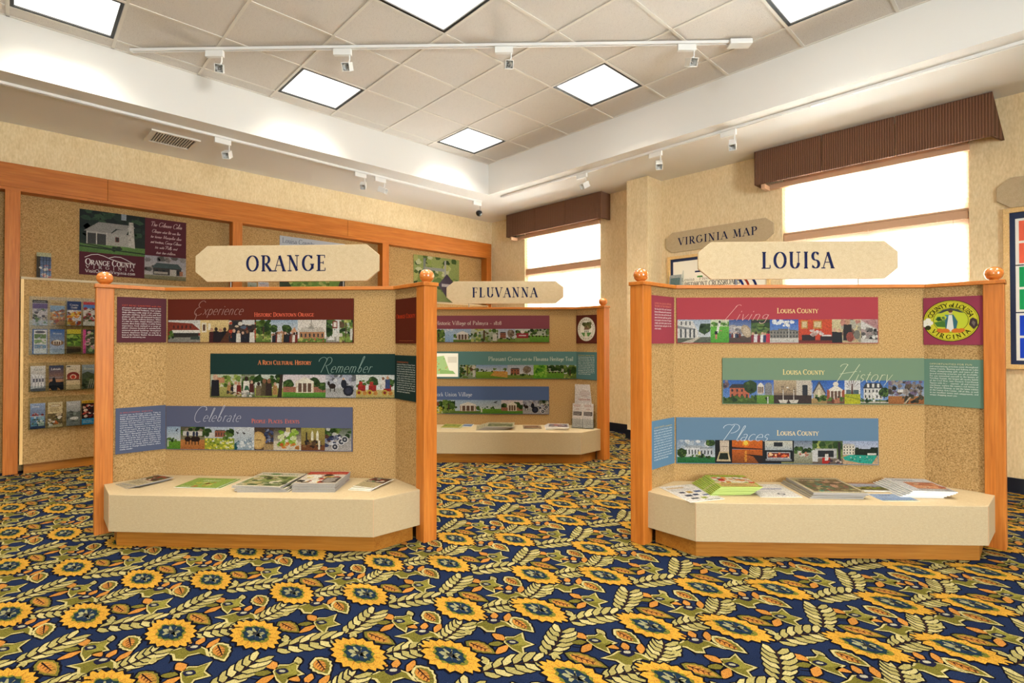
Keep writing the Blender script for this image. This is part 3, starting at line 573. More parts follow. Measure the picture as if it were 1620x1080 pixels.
# ================================================================== DISPLAY WALL ON THE LEFT
dw = tag(empty('display_wall', (0, 6.75, 0)), 'orange-brown wooden display wall with three fabric bays along the left wall', 'display wall')
PX = [-.03, 1.908, 3.896, 5.889]
for x in [-2.15] + PX: box('post', (x - .053, x + .053, 0, .155, 0, 2.662), 'wood_upright', dw, .003)
for a, b in ((-2.2, .672), (.674, 3.303), (3.305, 5.942)): box('header_board', (a, b, -.004, .155, 2.69, 2.915), 'wood_long', dw, .003)
box('header_underside', (-2.2, 5.94, .002, .15, 2.662, 2.691), 'wood_long', dw)
for a, b in zip([-2.15] + PX[:3], PX): box('fabric_bay', (a + .053, b - .053, .142, .156, 0, 2.66), 'tan_fabric', dw)

def board(x0, x1, lbl, nm='brochure_board'):
    o = tag(empty(nm, (x0, 6.71, 0)), lbl, 'display board'); L = x1 - x0
    box('fabric_face', (.022, L - .022, -.012, .03, .09, 1.83), 'tan_fabric', o)
    box('edge_strip', (0, L, -.014, .034, 1.83, 1.852), 'cream_laminate', o, .002); box('edge_strip', (0, .022, -.014, .034, .09, 1.83), 'maple_edge', o, .002); box('edge_strip', (L - .022, L, -.014, .034, .09, 1.83), 'maple_edge', o, .002)
    box('plinth', (.03, L - .03, .005, .034, 0, .09), 'wood_shaded', o)
    return o
board(.03, 1.85, 'tan fabric board with cream edges holding the clear brochure racks at left')
board(1.97, 3.83, 'tan fabric board with cream edge hidden behind the ORANGE booth')
board(3.96, 5.83, 'tan fabric board whose cream top edge shows between the ORANGE and FLUVANNA booths')

# ------------------------------------------------------------------ display booths
def booth(O, phi, lbl, L=1.62, wing=.29):
    o = tag(empty('display_booth', (O[0], O[1], 0), R_(phi)), lbl, 'display booth', 'curved wooden display booths')
    r = math.sqrt(.5); hl = L / 2; T = .05; PW = .095; ZT = 1.596
    k = math.tan(R_(22.5)); a, b = -.026, T + .018
    obj('fabric_panel', MB().prism([(-hl, 0), (hl, 0), (hl + T * k, T), (-hl - T * k, T)], 0, ZT), 'tan_fabric', o)
    for s in (-1, 1):
        P = lambda u, n: (s * (hl + u * r + n * r), -u * r + n * r)     # u out along the wing, n towards the back
        q = [P(0, 0), P(wing, 0), P(wing, T), (s * (hl + T * k), T)]
        obj('fabric_panel', MB().prism(q if s > 0 else q[::-1], 0, ZT), 'tan_fabric', o)
        q = [P(wing, -.018), P(wing + PW, -.018), P(wing + PW, PW - .018), P(wing, PW - .018)]
        ctr = (sum(x for x, y in q) / 4, sum(y for x, y in q) / 4); rot = R_(-45 * s)
        po = obj('post', MB().box(-PW / 2, PW / 2, -PW / 2, PW / 2, 0, ZT), 'wood_upright', o, Matrix.Translation((*ctr, 0)) @ Matrix.Rotation(rot, 4, 'Z'), .004)
        obj('finial', MB().lathe([(0, -.001), (.022, 0), (.022, .006), (.03, .010), (.041, .022), (.0465, .042), (.044, .058), (.035, .073), (.02, .082), (.008, .085), (0, .084)], n=24), 'finial_wood', po, Matrix.Translation((0, 0, ZT + .023)))
        # cap rail over the wing and the post
        q = [(s * (hl + a * k), a), P(wing + PW + .006, a), P(wing + PW + .006, PW - .010), P(wing - .006, PW - .010), P(wing - .006, b), (s * (hl + b * k), b)]
        obj('cap_rail', MB().prism(q if s > 0 else q[::-1], ZT, ZT + .0235), 'wood_long', o, None, .003)
    obj('cap_rail', MB().prism([(-hl - a * k, a), (hl + a * k, a), (hl + b * k, b), (-hl - b * k, b)], ZT, ZT + .0235), 'wood_long', o, None, .003)
    hx = [(-hl, -.002), (-hl - .237, -.239), (-hl - .002, -.468), (hl + .002, -.468), (hl + .237, -.239), (hl, -.002)]
    bt = MB().prism(hx, .100, .322); obj('bench', bt, 'cream_laminate', o, None, .0025)
    kx = [(-hl + .02, -.003), (-hl - .175, -.225), (-hl + .012, -.425), (hl - .012, -.425), (hl + .175, -.225), (hl - .02, -.003)]
    obj('kickboard', MB().prism(kx, 0, .100), 'wood_shaded', o, None, .002)
    for s in (-1, 1): obj('bench_seam', MB().box(-.0012, .0012, -.0006, .0006, .102, .320), 'blind_rail', o, Matrix.Translation((s * (hl + .002), -.4684, 0)))
    return o
BO = {'OR': ((1.31, 3.686), -46.9), 'LO': ((3.732, 1.184), -45.8), 'FL': ((3.905, 4.235), -45.5)}
booth(*BO['OR'], 'tan fabric booth with orange wood posts under the ORANGE sign'); booth(*BO['LO'], 'tan fabric booth with orange wood posts under the LOUISA sign'); booth(*BO['FL'], 'tan fabric booth set farther back, under the FLUVANNA sign')
HL = .81
def bmx(k): O, phi = BO[k]; return Matrix.Translation((O[0], O[1], 0)) @ Matrix.Rotation(R_(phi), 4, 'Z')
def face(k, side=0):
    """frame of a booth face: x along the face (0 at the middle, or at the fold on the wings), y up, z towards the viewer"""
    r = math.sqrt(.5)
    if side == 0: m = plane_mx((0, 0, 0), (1, 0, 0), (0, -1, 0))
    elif side < 0: m = plane_mx((-HL, 0, 0), (r, r, 0), (r, -r, 0))
    else: m = plane_mx((HL, 0, 0), (r, -r, 0), (-r, -r, 0))
    return bmx(k) @ m
TB = .007
def panel(name, k, side, x0, x1, y0, y1, col, lbl, cat='panel', group=None):
    """a printed board fixed on a booth face"""
    mb = MB().box(x0, x1, y0, y1, .0005, TB); me = mb.mesh(name, 'print')
    at = me.color_attributes.new('Col', 'FLOAT_COLOR', 'POINT'); at.data.foreach_set('color', list((*lin(col), 1)) * 8)
    o = link(name, me, None, face(k, side)); return tag(o, lbl, cat, group)
def ink(o, z=TB + .0011): return Ink(z)
def put(o, pic, name): return link(name, pic.mesh(name), o)
def photos(o, xs, y0, y1, fns):
    for a, b, fn in zip(xs[:-1], xs[1:], fns):
        p = Pic(a, y0, b - a, y1 - y0, TB + .0003); fn(p); put(o, p, 'photo_print')

# --- the small photographs, each painted from plain shapes -------------------------------------
LV = ('#31501f', '#4b6b2c', '#67863b', '#223a17'); LL = ('#7f9a45', '#9db055', '#5f7f35', '#c3c873'); SKY = ('#c9d6de', '#e8e9e4'); GRASS = ('#5d7f2b', '#7a9a3b')
CL = ['#20242e', '#7b2a22', '#e9e4da', '#3d4a6b', '#1c1a1b', '#b58a55']
def f_shop(p): p.scene('#d6d8d6', '#e8e6e0', '#8d8a82', '#9c9890', .3); p.poly([(0, .3), (0, .92), (p.a * .75, .85), (p.a, .55), (p.a, .3)], '#8c3b2c'); p.rect(p.a * .12, .42, p.a, .55, '#e9e6de'); [p.rect(p.a * (.15 + .13 * i), .62, p.a * (.2 + .13 * i), .76, '#4a2a26') for i in range(5)]; p.rect(p.a * .1, .22, p.a * .95, .42, '#3a3733'); p.blobs(0, .2, p.a * .15, .5, 8, .1, LV); p.rect(p.a * .7, .12, p.a * .98, .26, '#3f4a44')
def f_gallery(p): p.rect(0, 0, p.a, 1, '#d9b878', '#e8cf94'); p.rect(p.a * .05, .45, p.a * .22, .88, '#f2ead6'); p.rect(p.a * .09, .52, p.a * .18, .8, '#6a4a36'); p.rect(p.a * .28, .55, p.a * .37, .85, '#f2ead6'); p.folk(p.a * .32, p.a * .95, 0, .78, 4, ['#1d1a1d', '#4a1f22', '#241c22']); p.poly([(p.a * .7, 0), (p.a, .6), (p.a, 0)], '#5a3524')
def f_market(p): p.rect(0, 0, p.a, 1, '#4a3a32', '#3c3432'); p.blobs(0, .1, p.a, .9, 44, .12, ['#e6ded2', '#7a2e24', '#2b2a30', '#a5623f', '#d9c8b4', '#5d6a80', '#c14d32']); p.folk(p.a * .1, p.a * .95, 0, .6, 5, CL); p.rect(p.a * .5, .8, p.a * .95, 1, '#d9dadb')
def f_trees(p): p.scene('#b9cfd8', '#e5ebe6', '#56742e', '#7f9648', .35); p.blobs(0, .35, p.a, .95, 34, .2, LV + LL[:1]); p.rect(p.a * .45, .15, p.a * .55, .7, '#4b3a2a'); p.blobs(0, .05, p.a, .35, 12, .1, LL)
def f_crowd(p): p.scene('#9fb6cf', '#dfe4e6', '#8f8a80', '#a39d92', .35); p.tree(p.a * .58, .6, .22); p.tree(p.a * .1, .62, .18); p.poly([(p.a * .72, .45), (p.a * .98, .45), (p.a * .88, .68)], '#d9a07a'); p.folk(0, p.a, .0, .5, 14, CL + ['#d8d2c8', '#8a5a4a'])
def f_depot(p): p.scene('#e6dfd6', '#efe9e2', '#5e7a33', '#6d8a3c', .16); p.house(p.a * .06, .16, p.a * .94, .46, '#b9875f', '#c9c3ba', .7, 6); p.poly([(p.a * .3, .58), (p.a * .66, .58), (p.a * .48, .92)], '#cfc9bf'); p.poly([(p.a * .37, .6), (p.a * .59, .6), (p.a * .48, .8)], '#a8a39b'); p.rect(p.a * .47, .88, p.a * .49, 1, '#6a6762'); p.blobs(0, 0, p.a, .18, 26, .07, LL + ('#c65a4a',))
def f_lamp(p): p.scene('#dfe3e4', '#e9e9e5', '#9b988f', '#b3afa6', .25); p.blobs(0, .4, p.a * .45, 1, 16, .2, LV); p.rect(p.a * .5, .1, p.a * .62, .95, '#e9e5de'); p.rect(p.a * .48, .62, p.a * .85, .95, '#8c4436'); p.rect(p.a * .56, .68, p.a * .78, .9, '#efe6dc'); p.rect(p.a * .78, .05, p.a * .95, .5, '#dcd9d2'); p.poly([(p.a * .05, .1), (p.a * .6, .1), (p.a * .35, .3)], '#f2f1ee')
def f_garden(p): p.rect(0, 0, p.a, 1, '#8a9a72', '#c9d2c4'); p.blobs(0, 0, p.a, 1, 46, .15, LL + LV + ('#d9d4c2', '#6b5236')); p.rect(p.a * .45, .2, p.a * .52, .9, '#5d4630'); p.rect(p.a * .8, .1, p.a * .96, .6, '#dedbd2')
def f_tools(p): p.scene('#c4cdb0', '#dfe0cc', '#9a9a4e', '#b5b06a', .45); p.blobs(p.a * .2, .5, p.a, .95, 20, .13, LL); p.rect(p.a * .2, .62, p.a * .45, .86, '#c98f6c'); p.folk(p.a * .02, p.a * .28, .02, .95, 1, ['#22222a']); p.folk(p.a * .55, p.a * .98, .12, .55, 4, CL); p.blobs(p.a * .45, .02, p.a, .22, 14, .08, ['#c9bda2', '#4a4436', '#8a7a55'])
def f_lady(p): p.rect(0, 0, p.a, 1, '#5d6b44', '#8a8f78'); p.blobs(0, .4, p.a, 1, 18, .18, LV + ('#c9c6b6',)); p.folk(p.a * .2, p.a * .6, .15, .8, 1, ['#ece8e0']); p.poly([(p.a * .1, .1), (p.a * .7, .1), (p.a * .5, .5), (p.a * .3, .5)], '#3f6b52'); p.blobs(0, 0, p.a, .25, 18, .1, ['#e6e2da', '#9a9a98', '#c9c4bb']); p.folk(p.a * .6, p.a * .95, .2, .6, 1, ['#5a2a26'])
def f_actors(p): p.scene('#cfd9cf', '#dfe3d6', '#8d9d44', '#a5b055', .4); p.blobs(0, .55, p.a, 1, 22, .16, LV); p.folk(p.a * .05, p.a * .6, .05, .75, 3, ['#3a2c26', '#5a5038', '#7a6a50']); p.poly([(p.a * .8, 0), (p.a * .95, 0), (p.a, 1), (p.a * .9, 1)], '#3a2c22'); p.folk(p.a * .65, p.a * .8, .1, .6, 1, CL)
def f_temple(p): p.scene('#dcd3dc', '#ece6e2', '#4f8a2c', '#66a03a', .24); p.tree(p.a * .12, .55, .25); p.tree(p.a * .72, .62, .3, trunk=False); p.rect(0, .22, p.a, .46, '#a8705a'); p.temple(p.a * .3, .2, p.a * .72, .9, '#f0ead9', '#e6d2b8'); p.tree(p.a * .93, .5, .2)
def f_carriage(p): p.scene('#a9b0c4', '#c9cbd2', '#b9b9bc', '#a7a8a6', .4); p.blobs(0, .45, p.a, 1, 30, .13, ['#8d8fa3', '#b9bcc6', '#6b6d72', '#d6d9df']); p.ell(p.a * .22, .5, .16, .12, '#2b1c16'); p.ell(p.a * .1, .62, .06, .1, '#2b1c16'); p.rect(p.a * .14, .25, p.a * .17, .5, '#2b1c16'); p.rect(p.a * .28, .25, p.a * .31, .5, '#2b1c16'); p.ell(p.a * .6, .6, .13, .2, '#1e2030'); p.ell(p.a * .75, .3, .24, .24, '#1a1c2a'); p.ell(p.a * .75, .3, .15, .15, '#33364a'); p.folk(p.a * .5, p.a * .7, .5, .45, 1, ['#20222e'])
def f_tractor(p): p.scene('#d9dfdc', '#e9ebe6', '#b9a65c', '#d3c68a', .35); p.tree(p.a * .45, .7, .24); p.blobs(0, .5, p.a, .75, 16, .12, LV); [(p.rect(p.a * x, .28, p.a * (x + .2), .55, '#a3271e'), p.rect(p.a * (x + .03), .5, p.a * (x + .12), .7, '#b5382a'), p.ell(p.a * (x + .03), .22, .13, .13, '#c9a53c'), p.ell(p.a * (x + .03), .22, .07, .07, '#8a2a20'), p.ell(p.a * (x + .18), .2, .1, .1, '#c98a3c')) for x in (.05, .33, .72)]; p.folk(p.a * .66, p.a * .88, .4, .6, 2, ['#3c4d7a', '#e3e0da'])
def f_meadow(p): p.scene('#9fb9d6', '#cfd8dc', '#5a8f2a', '#6fa234', .36); p.blobs(0, .36, p.a * .7, .48, 12, .07, LV); p.poly([(p.a * .62, .82), (p.a * .85, .95), (p.a * .75, .8), (p.a * .9, .72)], '#3a3d4a'); p.rect(p.a * .05, .1, p.a * .12, .4, '#e6e6dc')
def f_race(p): p.scene('#5d5a44', '#8c8468', '#b5703a', '#c48448', .42); p.blobs(0, .55, p.a, 1, 26, .12, LV + ('#8d7c6a',)); p.rect(p.a * .1, .6, p.a * .9, .8, '#dcd8d2'); [(p.ell(p.a * x, .45, .15, .12, '#2c1a14'), p.rect(p.a * x - .1, .2, p.a * x - .06, .45, '#2c1a14'), p.rect(p.a * x + .05, .2, p.a * x + .09, .45, '#2c1a14'), p.ell(p.a * x, .68, .06, .12, '#2a3350')) for x in (.3, .55, .68)]
def f_flowers(p): p.scene('#b9c6dc', '#d3dade', '#a9b23c', '#8aa03a', .5); p.tree(p.a * .08, .75, .2); p.house(p.a * .34, .55, p.a * .7, .82, '#a5644a', '#6a625c', .2, 4); p.rect(p.a * .15, .55, p.a * .34, .75, '#dcd9d6'); p.blobs(p.a * .7, .5, p.a, .85, 12, .12, LV); p.blobs(0, .0, p.a, .48, 60, .06, ['#e6dc4a', '#c9c93c', '#6f8a2c', '#f0e87a', '#e9e9d2'])
def f_birds(p): p.rect(0, 0, p.a, 1, '#9fb4c6', '#d6dce3'); [p.poly([(p.a * x, y), (p.a * (x + .1), y - .12), (p.a * (x + .2), y - .08), (p.a * (x + .1), y - .04)], '#3a2a2e') for x, y in ((.05, .82), (.38, .8))]; p.poly([(0, 0), (0, .25), (p.a * .2, .4), (p.a * .3, .35), (p.a * .12, 0)], '#1f5a62'); p.blobs(p.a * .2, 0, p.a, .4, 22, .1, ['#c2ced8', '#8fa6b8', '#6b8598', '#e3e9ee']); [p.rect(p.a * (.5 + .1 * i), .3 + .05 * i, p.a * (.56 + .1 * i), .4 + .05 * i, '#7a8fa8') for i in range(4)]
def f_barrel(p): p.rect(0, 0, p.a, 1, '#6a5138', '#4a3a30'); p.ell(p.a * .2, .42, .36, .4, '#c9a264', 16); p.ell(p.a * .2, .42, .29, .33, '#d8b678', 16); p.rect(p.a * .05, .42, p.a * .36, .46, '#8a6a3c'); p.blobs(p.a * .58, .3, p.a, .95, 30, .08, ['#3c4668', '#55608a', '#2a3050', '#8a93b0']); p.rect(p.a * .5, 0, p.a, .26, '#b09468')
def f_salad(p): p.rect(0, 0, p.a, 1, '#d9cdb9', '#3a332c'); p.rect(0, 0, p.a, .4, '#dcd2c0'); p.blobs(p.a * .2, .25, p.a * .85, .9, 46, .12, ['#8fb53a', '#b9cf6a', '#6a9a2c', '#dfe6b0', '#f0efe0']); p.blobs(p.a * .1, .1, p.a * .9, .3, 12, .09, ['#d9833a', '#c9652c', '#e6a35a']); p.rect(p.a * .45, .8, p.a * .6, 1, '#d9c98a')
def f_dining(p): p.rect(0, 0, p.a, 1, '#8a6a38', '#a9a055'); p.rect(0, 0, p.a, .25, '#7a4a2c'); [(p.rect(p.a * x, .45, p.a * (x + .1), .75, '#f3efd8'), p.poly([(p.a * x, .75), (p.a * (x + .1), .75), (p.a * (x + .05), .9)], '#f3efd8')) for x in (.42, .64)]; p.blobs(p.a * .15, .15, p.a * .85, .48, 22, .09, ['#3a2a1e', '#5d4630', '#8a6a44', '#22242a']); p.rect(p.a * .72, .05, p.a * .8, .45, '#e9e4d2'); p.rect(p.a * .2, .4, p.a * .26, .8, '#2f2c26')
def f_cycles(p): p.scene('#5b6350', '#9aa294', '#b9b4b2', '#a9a6a4', .6); p.blobs(0, .6, p.a, 1, 22, .14, LV + ('#c9cbc4',)); p.blobs(0, .2, p.a * .7, .65, 24, .12, ['#3a4468', '#2a3050', '#d9dbe3', '#5a3a30', '#8a93b0']); [(p.ell(p.a * x, y, .16, .16, '#e3e3e6'), p.ell(p.a * x, y, .12, .12, '#3f4350'), p.ell(p.a * x, y, .04, .04, '#cfd0d4')) for x, y in ((.38, .18), (.62, .4), (.75, .5))]
def f_street(p): p.scene('#a9bcd2', '#d2d9de', '#55604e', '#6b6f62', .25); p.poly([(0, .2), (0, .95), (p.a * .45, .95), (p.a * .62, .5), (p.a * .62, .2)], '#dcdad6'); p.poly([(0, .62), (p.a * .55, .55), (p.a * .55, .6), (0, .74)], '#8d8f92'); [p.rect(p.a * x, .22, p.a * (x + .05), .6, '#4a4d52') for x in (.08, .22, .36, .48)]; [p.rect(p.a * x, .76, p.a * (x + .04), .92, '#5b5e63') for x in (.1, .24, .36)]; p.tree(p.a * .82, .62, .26); p.poly([(p.a * .1, 0), (p.a * .62, .24), (p.a * .7, .24), (p.a * .45, 0)], '#c6bfb0')
def f_golf(p): p.scene('#d6e0c9', '#c6d8a2', '#4fa52c', '#6bbb3c', .7); p.blobs(0, .72, p.a, .86, 12, .1, ('#4b7a2c', '#6a9a3c')); p.poly([(p.a * .3, .45), (p.a * .42, .88), (p.a * .55, .85), (p.a * .42, .42)], '#f0efea'); p.ell(p.a * .5, .9, .05, .06, '#2a2420'); p.rect(p.a * .22, .36, p.a * .38, .5, '#1c1c20'); p.rect(p.a * .25, .16, p.a * .36, .36, '#c98a6a'); p.rect(p.a * .5, .5, p.a * .62, .54, '#c98a6a')
def f_stone(p): p.scene('#2f4f9a', '#a9b6d0', '#4a3a34', '#5d4a40', .3); p.blobs(0, .4, p.a * .6, .75, 20, .12, ['#d9d4d0', '#b9b3b6', '#8d8a92']); p.ell(p.a * .78, .5, .2, .3, '#b9a48a', 9, True, .5); p.ell(p.a * .8, .48, .14, .2, '#cdbba2', 8, True, .5); p.folk(0, p.a * .55, .22, .24, 6, CL)
def f_kids(p): p.scene('#3f5a2c', '#6b7f3c', '#a3894a', '#8d9a44', .4); p.blobs(0, .6, p.a, 1, 24, .16, LV); p.rect(0, .86, p.a, .96, '#2a2a24'); p.folk(0, p.a, .02, .5, 6, ['#c92f4a', '#e9e4ea', '#3a3f6a', '#8a2a3a', '#f0eef0'])
def f_school(p): p.scene('#2c5fc0', '#7fa6e0', '#c6c2bb', '#d9d6d0', .2); p.blobs(p.a * .1, .65, p.a * .8, .95, 14, .1, ['#e6ecf2', '#f2f4f6']); p.house(0, .2, p.a, .52, '#8a857e', '#6d6a66', .1, 9, 2); p.rect(p.a * .3, .52, p.a * .7, .6, '#77736c'); p.rect(p.a * .65, .15, p.a * .67, .9, '#d9d9d9')
def f_redroom(p): p.rect(0, 0, p.a, 1, '#c9401c', '#d84f22'); p.rect(0, 0, p.a, .12, '#7a2a18'); [(p.rect(p.a * x, .6, p.a * (x + w), .95, '#c98f3c'), p.rect(p.a * (x + .03), .66, p.a * (x + w - .03), .9, '#e0c89a')) for x, w in ((.08, .2), (.44, .26))]; p.rect(p.a * .1, .1, p.a * .5, .34, '#2a1414'); p.rect(p.a * .65, .1, p.a, .28, '#2a1418'); p.blobs(p.a * .38, .3, p.a * .72, .52, 16, .09, ['#f0e2dc', '#e6d0c8', '#d9b9ae']); p.rect(p.a * .7, .28, p.a * .98, .34, '#efe9e4')
def f_shadow(p): p.rect(0, 0, p.a, 1, '#c9b48a', '#dccfa2'); p.blobs(p.a * .35, .05, p.a, .95, 26, .16, ['#8a6a5d', '#a5a08c', '#6b5a50', '#c98a7a', '#b9b4a2']); p.folk(p.a * .0, p.a * .35, 0, .75, 2, ['#1c1a1c']); p.folk(p.a * .45, p.a * .65, .1, .95, 1, ['#2c2220']); p.ell(p.a * .62, .25, .16, .22, '#9a4a3c'); p.ell(p.a * .86, .35, .14, .2, '#7d7a70')
def f_awning(p): p.rect(0, 0, p.a, 1, '#8d8a86', '#c9a6a6'); p.poly([(0, .95), (0, .6), (p.a, .45), (p.a, .55)], '#dcdad6'); p.blobs(0, .15, p.a, .55, 26, .1, ['#2a2a2c', '#e3e1dc', '#5d5a58', '#8c8884']); p.poly([(0, 0), (p.a, 0), (p.a, .12), (0, .2)], '#d3d0ca'); p.poly([(p.a * .1, .95), (p.a * .9, 1), (p.a, .6)], '#b98a8c')
def f_brick(p): p.scene('#2f63b5', '#6a8fd0', '#3f5a22', '#55702c', .24); p.house(p.a * .2, .24, p.a * .78, .66, '#c0694a', '#3c3a40', .4, 4, 2); p.tree(p.a * .82, .72, .3); p.blobs(0, .1, p.a, .34, 20, .1, LV); p.blobs(0, .6, p.a * .2, .95, 8, .12, ['#6a5a66', '#8a7a80'])
def f_grave(p): p.scene('#2c5fc0', '#9fb4d6', '#5a8a2c', '#6f9a3a', .36); p.rect(p.a * .1, .4, p.a * .34, .85, '#cfc9c0'); p.temple(p.a * .05, .45, p.a * .42, .9); p.rect(p.a * .48, .36, p.a * .9, .8, '#8a8a8c'); p.ell(p.a * .69, .78, .14, .12, '#8f8f92'); p.poly([(p.a * .45, .25), (p.a * .75, .3), (p.a * .65, .05)], '#2c3a1c'); p.rect(p.a * .62, 0, p.a * .68, .3, '#e9e9e6')
def f_museum(p): p.rect(0, 0, p.a, 1, '#5d4a3c', '#b9a68a'); p.rect(0, .45, p.a * .6, 1, '#a58f72', '#c4b08f'); p.rect(p.a * .6, .3, p.a, 1, '#cfc6b8'); p.rect(p.a * .76, .25, p.a * .9, .8, '#2c3038'); p.rect(0, 0, p.a, .36, '#3f2f28'); [(p.poly([(p.a * x, .16), (p.a * (x + .26), .16), (p.a * (x + .22), .02), (p.a * (x + .05), .02)], '#dcd6cc'), p.rect(p.a * (x + .12), .14, p.a * (x + .14), .6, '#e3ded4')) for x in (.12, .4)]; p.blobs(p.a * .2, .45, p.a * .6, .75, 10, .06, ['#efe9dc', '#8a7a66'])
def f_church(p): p.scene('#2f63b5', '#5f8ad0', '#a98a55', '#b99a66', .24); p.poly([(p.a * .12, .24), (p.a * .12, .5), (p.a * .5, .95), (p.a * .88, .5), (p.a * .88, .24)], '#c4b8a2'); p.poly([(p.a * .05, .46), (p.a * .5, .98), (p.a * .95, .46), (p.a * .9, .4), (p.a * .5, .86), (p.a * .1, .4)], '#55505a'); p.rect(p.a * .42, .3, p.a * .58, .6, '#e3d9b9'); p.rect(p.a * .02, .2, p.a * .06, .9, '#e3e3e6'); p.blobs(p.a * .3, .15, p.a, .35, 16, .1, LV)
def f_court(p): p.scene('#2f63c0', '#5f8ad6', '#6a4a38', '#8a5d44', .2); p.rect(0, .2, p.a, .6, '#a5553c'); p.temple(p.a * .12, .16, p.a * .88, .8, '#efe9dc', '#b06a4c'); p.ell(p.a * .5, .84, .12, .1, '#e6e0d4'); p.blobs(0, .05, p.a, .24, 12, .08, LV); p.folk(p.a * .3, p.a * .7, .02, .3, 3, ['#7a3a2c', '#b9795a'])
def f_yellow(p): p.scene('#dfe0e6', '#eceae4', '#c6c61f', '#b5bd2c', .42); p.poly([(p.a * .4, .42), (p.a * .55, .42), (p.a * .52, .85), (p.a * .45, .85)], '#5d3f34'); [p.poly([(p.a * .47, .62), (p.a * x, y), (p.a * (x + .05), y)], '#6a4a40') for x, y in ((.1, .9), (.25, .98), (.4, 1), (.55, 1), (.7, .97), (.88, .88), (.05, .75), (.95, .72))]; p.rect(p.a * .1, .42, p.a * .4, .6, '#5f7278'); p.rect(p.a * .55, .42, p.a * .9, .6, '#56686e'); p.poly([(0, .32), (p.a, .16), (p.a, .2), (0, .36)], '#8d9a2a')
def f_white(p): p.scene('#3a72c8', '#86a9dc', '#55603a', '#77804a', .16); p.house(p.a * .12, .2, p.a * .8, .66, '#e3e3e0', '#3c3f48', .5, 5, 2); [p.rect(p.a * x, .7, p.a * (x + .08), .86, '#eceae6') for x in (.24, .42, .6)]; p.rect(p.a * .45, .1, p.a * .52, .5, '#efeeea'); p.tree(p.a * .86, .5, .24); p.rect(0, .04, p.a, .1, '#c9c4ba'); p.blobs(0, .1, p.a, .24, 14, .07, LV)
def f_dig(p): p.scene('#5f86c4', '#a9b4c6', '#a5673a', '#b5783f', .34); p.blobs(0, .4, p.a, 1, 40, .13, ['#6a5a4a', '#8d8078', '#4a4440', '#a59c98', '#7a6a8a']); [p.rect(p.a * x, .3, p.a * x + .02, 1, '#7a6a5a') for x in (.1, .3, .5, .75, .9)]; p.rect(p.a * .26, .5, p.a * .42, .62, '#e6e3de'); p.blobs(p.a * .4, .1, p.a, .36, 16, .12, ['#3a3a30', '#55503c', '#2a2a24']); p.poly([(p.a * .42, .02), (p.a * .6, .3), (p.a * .64, .3), (p.a * .48, .02)], '#c9bda2')
def f_estate(p): p.scene('#8aa0bd', '#c9d3dc', '#1f6a36', '#2f7a40', .26); p.blobs(0, .55, p.a, 1, 20, .12, ['#b9c6d2', '#dfe4e8', '#8d9fb0']); p.house(p.a * .2, .28, p.a * .68, .66, '#dcdfe3', '#a9b0b8', .25, 6, 1); p.house(p.a * .6, .3, p.a * .95, .62, '#c9ced6', '#9aa3ae', .2, 4, 1); p.tree(p.a * .12, .44, .22); p.tree(p.a * .88, .9, .2, trunk=False); p.blobs(p.a * .35, .24, p.a * .85, .34, 12, .07, LV); p.rect(p.a * .56, .36, p.a * .62, .5, '#e9d98a')
def f_box(p): p.rect(0, 0, p.a, 1, '#1a1414', '#14181a'); p.poly([(p.a * .3, .42), (p.a * .82, .42), (p.a * .82, .98), (p.a * .28, .98)], '#dccbb8'); p.poly([(p.a * .08, .08), (p.a * .92, .08), (p.a * .8, .5), (p.a * .26, .5)], '#d3bf98'); p.poly([(p.a * .2, .16), (p.a * .8, .16), (p.a * .74, .44), (p.a * .3, .44)], '#1c2414'); p.rect(p.a * .35, .7, p.a * .75, .73, '#a58f84')
def f_sunset(p): p.rect(0, .62, p.a, 1, '#c95a14', '#d8711c'); p.rect(0, 0, p.a, .6, '#8a4a1a', '#c9651c'); p.ell(p.a * .45, .88, .1, .1, '#ffd23c', 14); p.ell(p.a * .45, .88, .18, .16, '#ee8a1c', 14); p.ell(p.a * .45, .88, .1, .1, '#ffd84a', 14); p.poly([(0, .72), (p.a * .3, .68), (p.a, .64), (p.a, .6), (0, .62)], '#4a2414'); [p.rect(p.a * (.42 - .01 * (i % 3)), .08 + .07 * i, p.a * (.48 + .01 * (i % 2)), .12 + .07 * i, '#ffb53c') for i in range(7)]; p.poly([(p.a * .4, .4), (p.a, .34), (p.a, 0), (p.a * .88, 0), (p.a * .7, .3)], '#2a1a14')
def f_car(p): p.rect(0, 0, p.a, 1, '#1c1a1c', '#262428'); p.rect(p.a * .08, .55, p.a * .95, .98, '#a9b4bd', '#d9d6c4'); p.rect(p.a * .36, .74, p.a * .64, .92, '#22242a'); p.rect(p.a * .02, .2, p.a * .94, .58, '#15161a'); p.rect(p.a * .14, .2, p.a * .88, .5, '#b9bcc2'); p.rect(p.a * .17, .26, p.a * .85, .46, '#7a2418'); p.blobs(p.a * .2, .27, p.a * .82, .44, 22, .06, ['#ff8a4a', '#e8502c', '#ffd2a0', '#b9301c']); p.rect(p.a * .1, .12, p.a * .92, .2, '#8d9096'); p.rect(p.a * .6, .0, p.a, .08, '#8a8a5a')
def f_lake(p): p.scene('#6f7f98', '#b9c0c6', '#8d8a6a', '#b5b8a6', .52); p.blobs(0, .5, p.a, .7, 22, .1, LV); p.blobs(p.a * .2, .3, p.a * .75, .48, 14, .06, ['#d98a6a', '#e6dcd2', '#b96a5a']); p.rect(p.a * .2, .5, p.a * .4, .55, '#e9e6e0')
